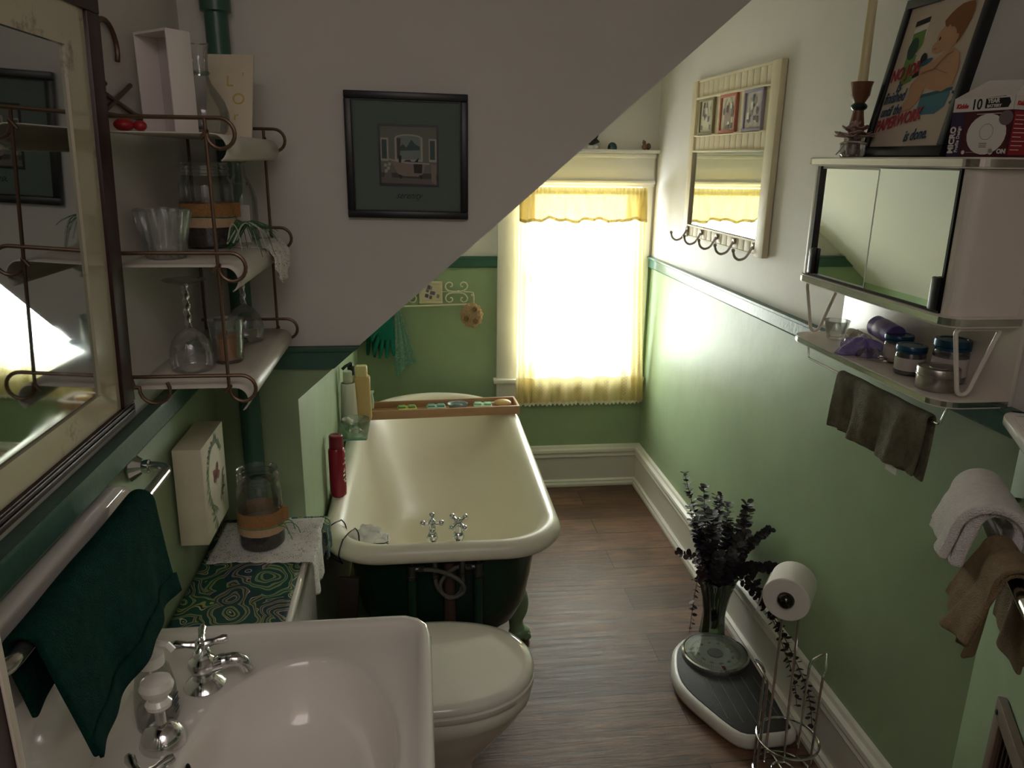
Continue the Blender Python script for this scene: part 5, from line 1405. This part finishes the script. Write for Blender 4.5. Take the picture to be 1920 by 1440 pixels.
mr.build('red_lettering', INKR, t); mk.build('navy_lettering', INKB, t)
o = MB().tube(smoothpath([(1.03, 1.425, zt+.004), (1.01, 1.405, zt+.03), (1.0, 1.398, zt+.058), (1.03, 1.385, zt+.075)], 6), .003, 6).build('cord', mat('brown_cord', '#6b4a38', .8), loc=(1.02, 1.40, zt)); tag(o, 'brown cord between the framed cartoon and the smoke alarm box', 'cord')

# smoke alarm box
A = V((.9675, 1.372, zt)); B = V((.995, 1.252+.006, zt)); u = (B-A).normalized(); bw = (B-A).length; bh = .100
F = Fr(A, u, (0, 0, 1)); dp = .046
t = thing('smoke_alarm_box', 'dark red and white smoke alarm carton with a hang tab', 'box', (1.0, 1.31, zt))
MAROON = mat('maroon_card', '#4a1420', .35); CARDW = mat('white_card', '#dcd8d2', .4); REDC = mat('red_card', '#9a1c28', .35); PURC = mat('purple_card', '#33264a', .35)
mb = MB(); F.box(mb, 0, bw, 0, bh, -dp, 0); mb.build('carton', MAROON, t)
mb = MB()
F.poly(mb, [(0, .077), (bw, .077), (bw, bh), (0, bh)], .0003, 0)
mb.add([F.p(0, bh, 0), F.p(bw, bh, 0), F.p(bw-.010, bh+.026, -dp*.72), F.p(.035, bh+.030, -dp*.72)], [(0, 1, 2, 3)], 0, False)
mb.add([F.p(0, bh, 0), F.p(.035, bh+.030, -dp*.72), F.p(0, bh, -dp)], [(0, 1, 2)], 0, False)
Gs = Fr(F.p(bw, 0, 0), -F.n, (0, 0, 1))
Gs.poly(mb, [(0, .077), (dp, .077), (dp, bh), (0, bh)], .0003, 0)
mb.add([Gs.p(0, bh, 0), Gs.p(dp, bh, 0), F.p(bw-.010, bh+.026, -dp*.72)], [(0, 1, 2)], 0, False)
mb.build('white_hang_tab', CARDW, t)
mb = MB(); F.poly(mb, [(0, 0), (.026, 0), (.026, .077), (0, .077)], .0003, 0); mb.build('purple_stripe', PURC, t)
mb = MB(); F.poly(mb, el(.074, .038, .038, .034), .0005, 0); mb.build('alarm_photo', CARDW, t)
mb = MB(); F.poly(mb, [(.063, .081), (.107, .081), (.111, .089), (.107, .097), (.063, .097)], .0004, 0); F.stroke(mb, arc(.074, .042, .013, 0, 360, 20), .0006, .0006, 0)
for i in range(3): F.stroke(mb, [(.064, .017+i*.003), (.078, .017+i*.003)], .001, .0006, 0)
F.poly(mb, [(.055, .110*.9), (.055, .099), (.1, .099), (.1, .1)], .0004, 0)
mb.build('black_badge', INKK, t)
mb = MB(); Gs.poly(mb, [(.004, .004), (dp-.002, .004), (dp-.002, .075), (.004, .075)], .0004, 0); mb.build('red_side', REDC, t)
mb = MB(); F.poly(mb, el(.107, .064, .013, .012), .0008, 0); mb.build('round_sticker', mat('sticker_grey', '#77656a', .3), t)
ml = MB(); mkk = MB()
mkk.text('10', F.M(.036, .080, .0005), .025, bold=.0003, sx=.85)
ml.text('YEAR', F.M(.067, .0895, .0006), .0095, bold=.0003, sx=1.0); ml.text('BATTERY', F.M(.067, .0825, .0006), .0065, bold=.0002, sx=1.0)
Mr = F.M(.012, .006, .0006) @ Matrix.Rotation(PI/2, 4, 'Z'); ml.text('MICRO', Mr, .0155, bold=.0006, sx=.95)
Mr = F.M(.0215, .008, .0006) @ Matrix.Rotation(PI/2, 4, 'Z'); ml.text('Profile Design', Mr, .0088, bold=.0002, sx=.9)
ml.text('ON', F.M(.100, .006, .0006), .0105, bold=.0004)
F.poly(ml, el(.088, .009, .005, .005), .0005, 0); F.poly(ml, el(.034, .008, .0035, .0035), .0005, 0)
F.stroke(ml, [(.040, .008), (.065, .008)], .0006, .0005, 0)
for i in range(9): Gs.stroke(ml, [(.008, .068-i*.007), (dp-.006-.006*(i % 3), .068-i*.007)], .0011, .0006, 0)
F.stroke(ml, [(.05, .072), (.11, .072)], .0010, .0006, 0); F.poly(ml, [(.058, .058), (.09, .058), (.09, .067), (.058, .067)], .0007, 0)
mrr = MB(); mrr.text('Kidde', F.M(.006, .083, .0006), .0105, shear=.2, bold=.0005, sx=.95); mrr.text('Kidde', Gs.M(.006, .084, .0006), .0095, shear=.2, bold=.0004, sx=.9)
ml.build('white_lettering', CARDW, t); mkk.build('black_lettering', INKK, t); mrr.build('red_lettering', mat('logo_red', '#b3262c', .4), t)

# things on the lower shelf
zs = 1.1805
t = thing('glass_tumbler', 'small clear glass tumbler at the far end of the cabinet shelf', 'glass', (1.035, 1.785, zs)); c = (1.030, 1.770, zs)
MB().lathe([(0, .001), (.019, .001), (.0215, .004), (.021, .008), (.024, .014), (.030, .042), (.031, .046), (.029, .044), (.022, .015), (0, .011)], c, seg=32).build('cup', GLASS, t)
MB().lathe([(.0305, .0445), (.0318, .0462), (.0295, .0465)], c, seg=32).build('rim', GLASS, t)
FILM = thin_glass('clear_film', '#f2f0ee', .06)
def crump(c, sx, sy, sz, seed):
    rr = random.Random(seed); ks = [(rr.uniform(2, 6), rr.uniform(0, 6), rr.uniform(.08, .2)) for _ in range(5)]
    def fn(a, b):
        th2 = 2*PI*a; ph = .04 + (PI/2+.2-.04)*b
        r = 1 + sum(w*math.sin(k*th2 + p + 3*ph*(i % 2)) for i, (k, p, w) in enumerate(ks))*math.sin(ph)
        return V((c[0] + sx*r*math.sin(ph)*math.cos(th2), c[1] + sy*r*math.sin(ph)*math.sin(th2), max(c[2]+.0005, c[2] + sz*r*max(0, math.cos(ph)) )))
    return fn
o = MB().grid(36, 14, crump((1.045, 1.70, zs), .026, .036, .036, 3), closeu=True, smooth=False).build('plastic_wrapper', FILM, loc=(1.045, 1.70, zs)); tag(o, 'crumpled clear plastic wrapper between the tumbler and purple roll', 'wrapper')
t = thing('bag_roll', 'roll of purple plastic bags lying on the purple packet', 'roll', (1.045, 1.585, zs+.034))
ax = V((-.08, -1, -.06)).normalized(); c0 = V((1.052, 1.640, zs+.060))
MB().lathe([(.006, 0), (.022, 0), (.0235, .002), (.0235, .088), (.022, .090), (.006, .090), (.006, 0)], c0, ax, 32, wav=lambda a, h: 1+.012*math.sin(5*a+h*60)).build('film_roll', PURPLE, t)
MB().lathe([(.0238, .026), (.0241, .027), (.0241, .062), (.0238, .063)], c0, ax, 32).build('paper_band', mat('lilac_band', '#9d93b8', .4), t)
o = MB().grid(36, 14, crump((1.012, 1.618, zs), .046, .05, .036, 8), closeu=True, smooth=False).build('purple_packet', mat('purple_packet_film', '#8378ad', .18, var=.15, vscale=60), loc=(1.012, 1.618, zs)); tag(o, 'crumpled purple plastic packet under the roll of bags', 'packet')
o = MB().grid(30, 12, crump((1.000, 1.560, zs), .024, .026, .026, 5), closeu=True, smooth=False).build('clear_packet', FILM, loc=(1.0, 1.56, zs)); tag(o, 'clear cellophane packet between the purple packet and blue-lidded jars', 'packet')
def bjar(label, x, y, r, h, fillc, fh):
    t = thing('glass_jar', label, 'jar', (x, y, zs), 'blue-lidded jars on the cabinet shelf'); c = (x, y, zs)
    MB().lathe([(0, .001), (r*.9, .001), (r, .005), (r, h*.70), (r*.92, h*.76), (r*.92, h*.80)], c, seg=30).build('jar_body', GLASS, t)
    MB().lathe([(0, .003), (r*.9, .004), (r*.93, fh), (0, fh+.001)], c, seg=24).build('contents', mat('jar_fill_%d' % (x*1000+y*100), fillc, .8, var=.3, vscale=200), t)
    MB().lathe([(r*.96, h*.76), (r*1.03, h*.77), (r*1.05, h*.83), (r*1.0, h*.845), (r*1.05, h*.86), (r*1.05, h*.95), (r*1.0, h), (r*.8, h), (r*.78, h*.985), (0, h*.985)], c, seg=30).build('lid', BLUELID, t)
    MB().lathe([(r*1.004, h*.18), (r*1.008, h*.18), (r*1.008, h*.60), (r*1.004, h*.60)], c, seg=30).build('paper_label', mat('jar_label', '#b9b1ab', .6) if 'jar_label' not in bpy.data.materials else bpy.data.materials['jar_label'], t)
bjar('small blue-lidded jar of pink powder, farthest of the three jars', 1.045, 1.538, .029, .062, '#c9a79a', .042)
bjar('small blue-lidded jar nearest the shelf front', 1.010, 1.440, .029, .062, '#57504c', .020)
bjar('tall blue-lidded jar standing behind the round tin', 1.053, 1.378, .033, .088, '#8f8a88', .05)
t = thing('metal_tin', 'round silver tin at the near end of the cabinet shelf', 'tin', (1.006, 1.328, zs)); c = (1.000, 1.335, zs)
TIN = mat('dented_tin', '#a9a49d', .28, .9, var=.1, vscale=40)
MB().lathe([(0, 0), (.036, 0), (.038, .003), (.038, .028), (.037, .029)], c, seg=40).build('tin_body', TIN, t)
MB().lathe([(.0385, .027), (.040, .028), (.040, .030), (.039, .031), (.039, .041), (.0375, .0435), (.034, .0435), (.033, .042), (.018, .042), (.017, .0435), (0, .0435)], c, seg=40).build('lid', TIN, t)

# ------------------------------------------------------------ angled wall: rail ledge dish, towel bar and towels, register
tt = V((END[0]-BEND[0], END[1]-BEND[1], 0)).normalized(); nn = V((-abs(tt.y), abs(tt.x), 0))
AWF = Fr((BEND[0], BEND[1], 0), tt, (0, 0, 1))
t = thing('soap_tray', 'white rounded tray lying on the rail beside the cabinet', 'tray', AWF.p(.2, RZ1, .03))
mb = MB(); poly = rrect(.085, .33, .0, .060, .02, 6)
Ml = Matrix(((tt.x, nn.x, 0, BEND[0]), (tt.y, nn.y, 0, BEND[1]), (0, 0, 1, 0), (0, 0, 0, 1)))
mb.prism(poly, RZ1+.001, RZ1+.024, b=.006, M=Ml, seg=3); mb.build('tray_body', PORC, t)
mb = MB(); mb.prism(rrect(.115, .32, .010, .050, .014, 6), RZ1+.0235, RZ1+.0265, b=.001, M=Ml); mb.build('raised_lid', PORC, t)
t = thing('towel_bar', 'chrome towel bar on the right angled wall holding white and tan towels', 'towel bar', AWF.p(.4, 1.045, .0))
OB, ZB = .088, 1.045
MB().tube([AWF.p(.13, ZB, OB), AWF.p(.78, ZB, OB)], .010, 14).build('bar', CHROME, t)
for s in (.14, .77):
    mb = MB().tube([AWF.p(s, ZB, .0), AWF.p(s, ZB, OB+.004)], .008, 10); mb.lathe([(0, 0), (.024, 0), (.024, .006), (.012, .012), (0, .012)], AWF.p(s, ZB, .001), nn, 20); mb.build('bracket', CHROME, t)
t = thing('washcloth', 'thick white terry washcloth folded over the right towel bar', 'towel', AWF.p(.25, ZB, OB))
nu, nv, fn = drape(AWF.p(.175, ZB+.024, OB+.004), tt, nn, .165, .065, .06, .036, .006, 1.2, .3, .012, 40, 44, -.10)
o = MB().grid(nu, nv, fn).build('folded_cloth', TERRY_W, t); solid(o, .020, -.4); subd(o)
nu, nv, fn = drape(AWF.p(.24, ZB+.012, OB+.012), tt, nn, .11, .04, .035, .050, .004, 1.0, 1.3, .010, 30, 40, -.1)
o = MB().grid(nu, nv, fn).build('outer_roll', TERRY_W, t); solid(o, .014, 0); subd(o)
t = thing('washcloth', 'tan terry washcloth hanging on the bar in front of the white one', 'towel', AWF.p(.42, ZB, OB))
def dr2(a, side): return (.95 - .28*abs(a-.42)) if side > 0 else 1
nu, nv, fn = drape(AWF.p(.345, ZB, OB), tt, nn, .125, .115, .12, .020, .008, 1.2, 2.0, .040, 44, 50, -.30, drop=dr2)
o = MB().grid(nu, nv, fn).build('terry_cloth', TERRY_T, t); solid(o, .007); subd(o)
nu, nv, fn = drape(AWF.p(.415, ZB, OB), tt, nn, .060, .125, .12, .030, .006, .8, .6, .012, 30, 44, .3)
o = MB().grid(nu, nv, fn).build('folded_edge', TERRY_T, t); solid(o, .007); subd(o)

t = thing('wall_register', 'brown louvered metal register low on the right angled wall', 'register', AWF.p(.4, .42, .0))
mb = MB(); AWF.frame(mb, .232, .60, .42, .722, .035, .001, .016, bev=.003); mb.build('frame', BROWNM, t)
for i in range(15):
    s = .270 + i*.0205
    mb = MB(); M4 = AWF.M(s, .44, .004) @ Matrix.Rotation(math.radians(-38), 4, 'Y'); mb.box(-.009, .009, 0, .262, -.001, .001, M=M4); mb.build('louver', BROWNM, t)
MB().lathe([(0, 0), (.005, 0), (.004, .002), (0, .002)], AWF.p(.249, .70, .016), nn, 10).build('screw', INKK, t)
mb = MB(); AWF.box(mb, .26, .58, .44, .70, .0005, .002); mb.build('backing', mat('dark_duct', '#241c18', .8), t)
# ------------------------------------------------------------ bathroom scale
t = thing('bathroom_scale', 'white bathroom scale with charcoal ribbed mat and round glass dial', 'scale', (.93, 1.94, 0))
def scale_poly(ins):
    pts = [(.868, 1.712), (.962, 1.698), (1.040, 1.712), (1.050, 1.78), (1.062, 1.98), (1.060, 2.08), (1.035, 2.15), (.985, 2.19), (.93, 2.20), (.868, 2.18), (.815, 2.13), (.782, 2.05), (.768, 1.98), (.772, 1.92), (.800, 1.84)]
    c = V((.93, 1.95)); P2 = [V(p) for p in pts]; n = len(P2); out = []
    sm = []
    for i in range(n):
        p0, p1, p2, p3 = P2[i-1], P2[i], P2[(i+1) % n], P2[(i+2) % n]
        for k in range(4):
            q = k/4; sm.append(.5*((2*p1) + (p2-p0)*q + (2*p0-5*p1+4*p2-p3)*q*q + (3*p1-p0-3*p2+p3)*q**3))
    m = len(sm)
    for i in range(m):
        tg = (sm[(i+1) % m]-sm[i-1]).normalized(); nr = V((tg.y, -tg.x))
        if nr.dot(c-sm[i]) < 0: nr = -nr
        out.append(sm[i] + nr*ins)
    return out
rg = [[V((p.x, p.y, z)) for p in scale_poly(i)] for i, z in ((.016, .004), (.004, .006), (.0, .016), (.001, .034), (.006, .044), (.014, .048), (.022, .0475), (.03, .046))]
MB().rings(rg, 0, True, True).build('housing', WHITEP, t, sharp=60)
rg = [[V((p.x, p.y, z)) for p in scale_poly(i)] for i, z in ((.018, .0455), (.018, .0495), (.0195, .0505))]
MB().rings(rg, 0, False, True).build('rubber_mat', RUBBER, t, sharp=60)
mb = MB()
for i in range(5):
    x = .862 + i*.038
    mb.box(x, x+.0022, 1.738 + .02*abs(i-2), 1.955, .0503, .0515)
mb.build('mat_ribs', mat('rib_grey', '#6b6b68', .5), t)
dc = (.935, 2.068, .048)
MB().lathe([(.108, 0), (.109, .010), (.107, .018), (.102, .021), (.097, .019), (.096, .014)], dc, seg=56).build('dial_bezel', CHROME, t)
d = MB().lathe([(0, .010), (.097, .010), (.097, .013), (0, .013)], dc, seg=48).build('dial_face', mat('dial_plate', '#b9bdb0', .4), t)
mb = MB()
for i in range(72):
    a = 2*PI*i/72; l = .012 if i % 6 == 0 else .006; r0 = .080
    M5 = Matrix.Translation((dc[0], dc[1], dc[2]+.0132)) @ Matrix.Rotation(a, 4, 'Z')
    mb.box(r0-l, r0, -.0006, .0006, 0, .0003, M=M5)
for i in range(12):
    a = 2*PI*i/12
    M5 = Matrix.Translation((dc[0], dc[1], dc[2]+.0133)) @ Matrix.Rotation(a, 4, 'Z') @ Matrix.Translation((.052, 0, 0)) @ Matrix.Rotation(-PI/2, 4, 'Z')
    mb.text(str(i*20), M5, .011, align='CENTER', depth=.0002)
mb.build('dial_numbers', mat('dial_ink', '#4b4f48', .6), d)
MB().lathe([(0, 0), (.026, 0), (.024, .002), (0, .003)], (dc[0], dc[1], dc[2]+.0133), seg=30).build('dial_hub', mat('hub_grey', '#8c9086', .4), d)
mb = MB(); M5 = Matrix.Translation((dc[0], dc[1], dc[2]+.0140)); mb.box(-.004, .004, -.088, -.070, 0, .001, M=M5).box(-.006, -.0045, -.09, -.066, 0, .001, M=M5); mb.build('pointer', RED, d)
MB().lathe([(.100, .0205), (.07, .0245), (.03, .0265), (0, .027)], dc, seg=48).build('dial_glass', GLASS, t)

# ------------------------------------------------------------ toilet paper stand
t = thing('paper_stand', 'chrome wire toilet paper stand by the baseboard', 'paper stand', (.965, 1.625, 0))
cx, cy = .957, 1.614
mb = MB()
circ = lambda r, z, n=40: [V((cx + r*math.cos(2*PI*i/n), cy + r*math.sin(2*PI*i/n), z)) for i in range(n)]
mb.tube(circ(.078, .0045), .0040, 8, True); mb.tube(circ(.030, .012), .0032, 8, True)
for a in (0, PI/2): mb.tube([V((cx - .078*math.cos(a), cy - .078*math.sin(a), .0045)), V((cx, cy, .010)), V((cx + .078*math.cos(a), cy + .078*math.sin(a), .0045))], .0032, 8)
mb.build('base_ring', CHROME, t)
MB().tube(circ(.080, .118), .0036, 8, True).build('cage_ring', CHROME, t)
for a0 in (math.radians(20), math.radians(165), math.radians(270)):
    w5 = .30; R_ = .078
    p0, p1 = V((cx + R_*math.cos(a0-w5), cy + R_*math.sin(a0-w5), 0)), V((cx + R_*math.cos(a0+w5), cy + R_*math.sin(a0+w5), 0))
    outd = V((math.cos(a0), math.sin(a0), 0))
    if a0 > 4: continue
    pts = [p0 + V((0, 0, .006)), p0 + V((0, 0, .30)), p0 + outd*.008 + V((0, 0, .318)), (p0*.7+p1*.3) + outd*.024 + V((0, 0, .340)), (p0+p1)/2 + outd*.032 + V((0, 0, .347)), (p0*.3+p1*.7) + outd*.024 + V((0, 0, .340)), p1 + outd*.008 + V((0, 0, .318)), p1 + V((0, 0, .30)), p1 + V((0, 0, .006))]
    MB().tube([pts[0]] + smoothpath(pts[1:-1], 4) + [pts[-1]], .0036, 8).build('cage_loop', CHROME, t)
ad = V((.60, .80, 0)).normalized()
rc = V((.893, 1.598, .552))           # roll front centre
hub = rc + ad*.052
side = V((ad.y, -ad.x, 0))
mb = MB()
for s in (-1, 1):
    b0 = V((cx - .012 + s*.026, cy + .030 - .006*s, .006))
    top = rc + ad*.128 + side*(s*.020) + V((0, 0, .0))
    mb.tube(smoothpath([b0, b0*.5 + V((top.x, top.y, .3))*.5 + V((0, 0, -.003)), V((top.x, top.y, .50)), V((top.x, top.y, .575)), V((top.x, top.y, .592)) - side*(s*.018)], 6), .0036, 8)
mb.build('upright', CHROME, t)
mb = MB().tube([rc + ad*.130 + V((0, 0, .005)), rc + ad*.004], .0075, 12); mb.build('roll_arm', CHROME, t)
MB().ball(rc - ad*.001, .0215, 0, 1, 1, 1, 20).build('arm_knob', mat('dark_reflection_chrome', '#4a4644', .15, 1), t)  # chrome ball; its dark reflection is put into the base colour
t = thing('toilet_roll', 'white toilet paper roll on the chrome wire stand', 'toilet roll', tuple(rc + ad*.05 - V((0, 0, .056))))
TPM = mat('tissue_paper', '#e9e3de', .95, bump=.15, bscale=300)
MB().lathe([(.020, 0), (.0555, 0), (.0575, .002), (.0575, .102), (.0555, .104), (.020, .104)], rc, ad, 56).build('paper_body', TPM, t)
MB().lathe([(.0202, .001), (.0185, .001), (.0185, .103), (.0202, .103)], rc, ad, 32).build('core', mat('cardboard', '#8d7a68', .9), t)
q = V((0, 0, 1)).rotation_difference(ad)
def tail(a, b):
    L1 = b*.085; out = -side
    return rc + ad*(.003 + a*.098) + out*(.0578 + .004*math.sin(b*2) + .012*b*b) + V((0, 0, .012 - L1 + .004*a*b))
o = MB().grid(6, 12, tail).build('loose_sheet', TPM, t); solid(o, .0006)

# ------------------------------------------------------------ vase of dried eucalyptus
vx, vy = 1.000, 2.255
t = thing('glass_vase', 'green tinted glass vase on the floor behind the bathroom scale', 'vase', (vx, vy, 0))
VG = thin_glass('olive_glass', '#7d8c6a', .05)
def ribv(a, h): return 1 + .035*math.cos(9*a + h*18)
MB().lathe([(0, .001), (.040, .001), (.044, .006), (.040, .05), (.038, .09), (.046, .15), (.058, .20), (.066, .225), (.068, .232)], (vx, vy, 0), seg=72, wav=ribv).build('vase_body', VG, t)
MB().lathe([(.0665, .229), (.0695, .233), (.066, .2355)], (vx, vy, 0), seg=72, wav=ribv).build('rim', VG, t)
rnd = random.Random(12)
def leafmesh(mb, p, d, nrm, r):
    d = d.normalized(); s = d.cross(nrm).normalized(); nrm = s.cross(d).normalized()
    vs = [p]
    k = 8
    for i in range(k):
        a = 2*PI*i/k
        vs.append(p + d*(r*(1.0 - math.cos(a))*.95 + .002) + s*(r*.92*math.sin(a)) + nrm*(.18*r*math.sin(a)**2))
    vs.append(p + d*r*1.0 - nrm*.06*r)
    mb.add(vs, [(9, 1+i, 1+(i+1) % k) for i in range(k)], 0, True)
def stem(pts, label, lr0=.012, lr1=.005, bare=.18, dens=.0105, m=DKLEAF, group=None, seed=0):
    r = random.Random(seed)
    path = smoothpath(pts, 8)
    t = thing('eucalyptus_stem', label, 'dried stem', tuple(path[0]), group)
    MB().tube(path, [.0022*(1-.6*i/len(path)) for i in range(len(path))], 5).build('twig', DKLEAF2, t)
    L = [0]
    for a, b in zip(path, path[1:]): L.append(L[-1] + (b-a).length)
    mb = MB(); s = bare*L[-1]; k = 0
    while s < L[-1]:
        i = max(j for j in range(len(L)) if L[j] <= s); i = min(i, len(path)-2)
        f = (s-L[i])/max(L[i+1]-L[i], 1e-6); p = path[i].lerp(path[i+1], f); tg = (path[i+1]-path[i]).normalized()
        side = tg.cross(V((0, 0, 1)) if abs(tg.z) < .9 else V((1, 0, 0))).normalized()
        rot = Matrix.Rotation(k*1.4 + r.uniform(-.4, .4), 3, tg); sd = rot @ side
        rad = (lr0 + (lr1-lr0)*(s/L[-1]))*r.uniform(.95, 1.4)
        for sg in (1, -1):
            if r.random() < .9: leafmesh(mb, p, (sd*sg + tg*r.uniform(.1, .7)), (tg + sd*sg*-.3 + V((r.uniform(-.3, .3), r.uniform(-.3, .3), r.uniform(-.3, .3)))), rad)
        s += dens*.8*r.uniform(.7, 1.3)*(.6 + .6*rad/lr0); k += 1
    mb.build('leaves', m, t)
vt = V((vx, vy, .20))
def inside(k): 
    a = k*2.4; return V((vx + .012*math.cos(a), vy + .012*math.sin(a), .03)), V((vx + .03*math.cos(a+.5), vy + .03*math.sin(a+.5), .19))
specs = [
 ((.945, 2.34, .40), (.905, 2.40, .56), 'tallest eucalyptus stem, its tip leaning left above the vase', 1),
 ((.985, 2.27, .40), (.985, 2.26, .53), 'upright eucalyptus stem with large folded leaves at its tip', 1),
 ((1.03, 2.15, .38), (1.052, 2.02, .53), 'eucalyptus stem rising to the right with a bent tip near the wall', 1),
 ((1.03, 2.08, .36), (1.058, 1.86, .475), 'eucalyptus stem reaching farthest right along the wall', 1),
 ((.90, 2.22, .32), (.815, 2.16, .385), 'sparse reddish eucalyptus stem reaching left from the vase', 2),
 ((.93, 2.27, .36), (.895, 2.30, .48), 'thin eucalyptus stem at the left of the bunch with a bare tip', 1),
 ((.90, 2.18, .27), (.865, 2.13, .10), 'eucalyptus stem drooping down the left side of the vase', 2),
 ((1.02, 2.00, .34), (1.045, 1.80, .20), 'long eucalyptus stem drooping in front of the baseboard', 3),
 ((1.03, 1.92, .30), (1.05, 1.72, .20), 'eucalyptus stem drooping behind the toilet paper stand', 3),
]
for i, (mid, tip, lab, kind) in enumerate(specs):
    a, b = inside(i)
    tip = V(tip); mid = V(mid)
    if kind == 3: pts = [a, b, V((1.01, 2.12, .30)), mid, tip, tip + V((.008, -.05, -.10))]
    else: pts = [a, b, mid, tip]
    stem(pts, lab, .015 if kind == 1 else .011, .007, .35 if kind == 1 else .45, .011 if kind == 1 else .016, DKLEAF if kind != 2 else DKLEAF2, None, i)
for i in range(17):
    a, b = inside(i+9); an_ = i*2.399; r0 = .03 + .010*(i % 4); h = .34 + .022*(i % 7)
    mid = V((vx - .01 + r0*1.1*math.cos(an_), vy - .02 + r0*1.3*math.sin(an_), .29)); tip = V((min(vx - .02 + r0*1.9*math.cos(an_), 1.065), vy - .03 + r0*2.4*math.sin(an_), h + .06))
    stem([a, b, mid, tip], 'dark dried eucalyptus stem in the dense middle of the bunch', .016, .010, .42, .0095, DKLEAF, 'eucalyptus stems in the dense middle', 40+i)
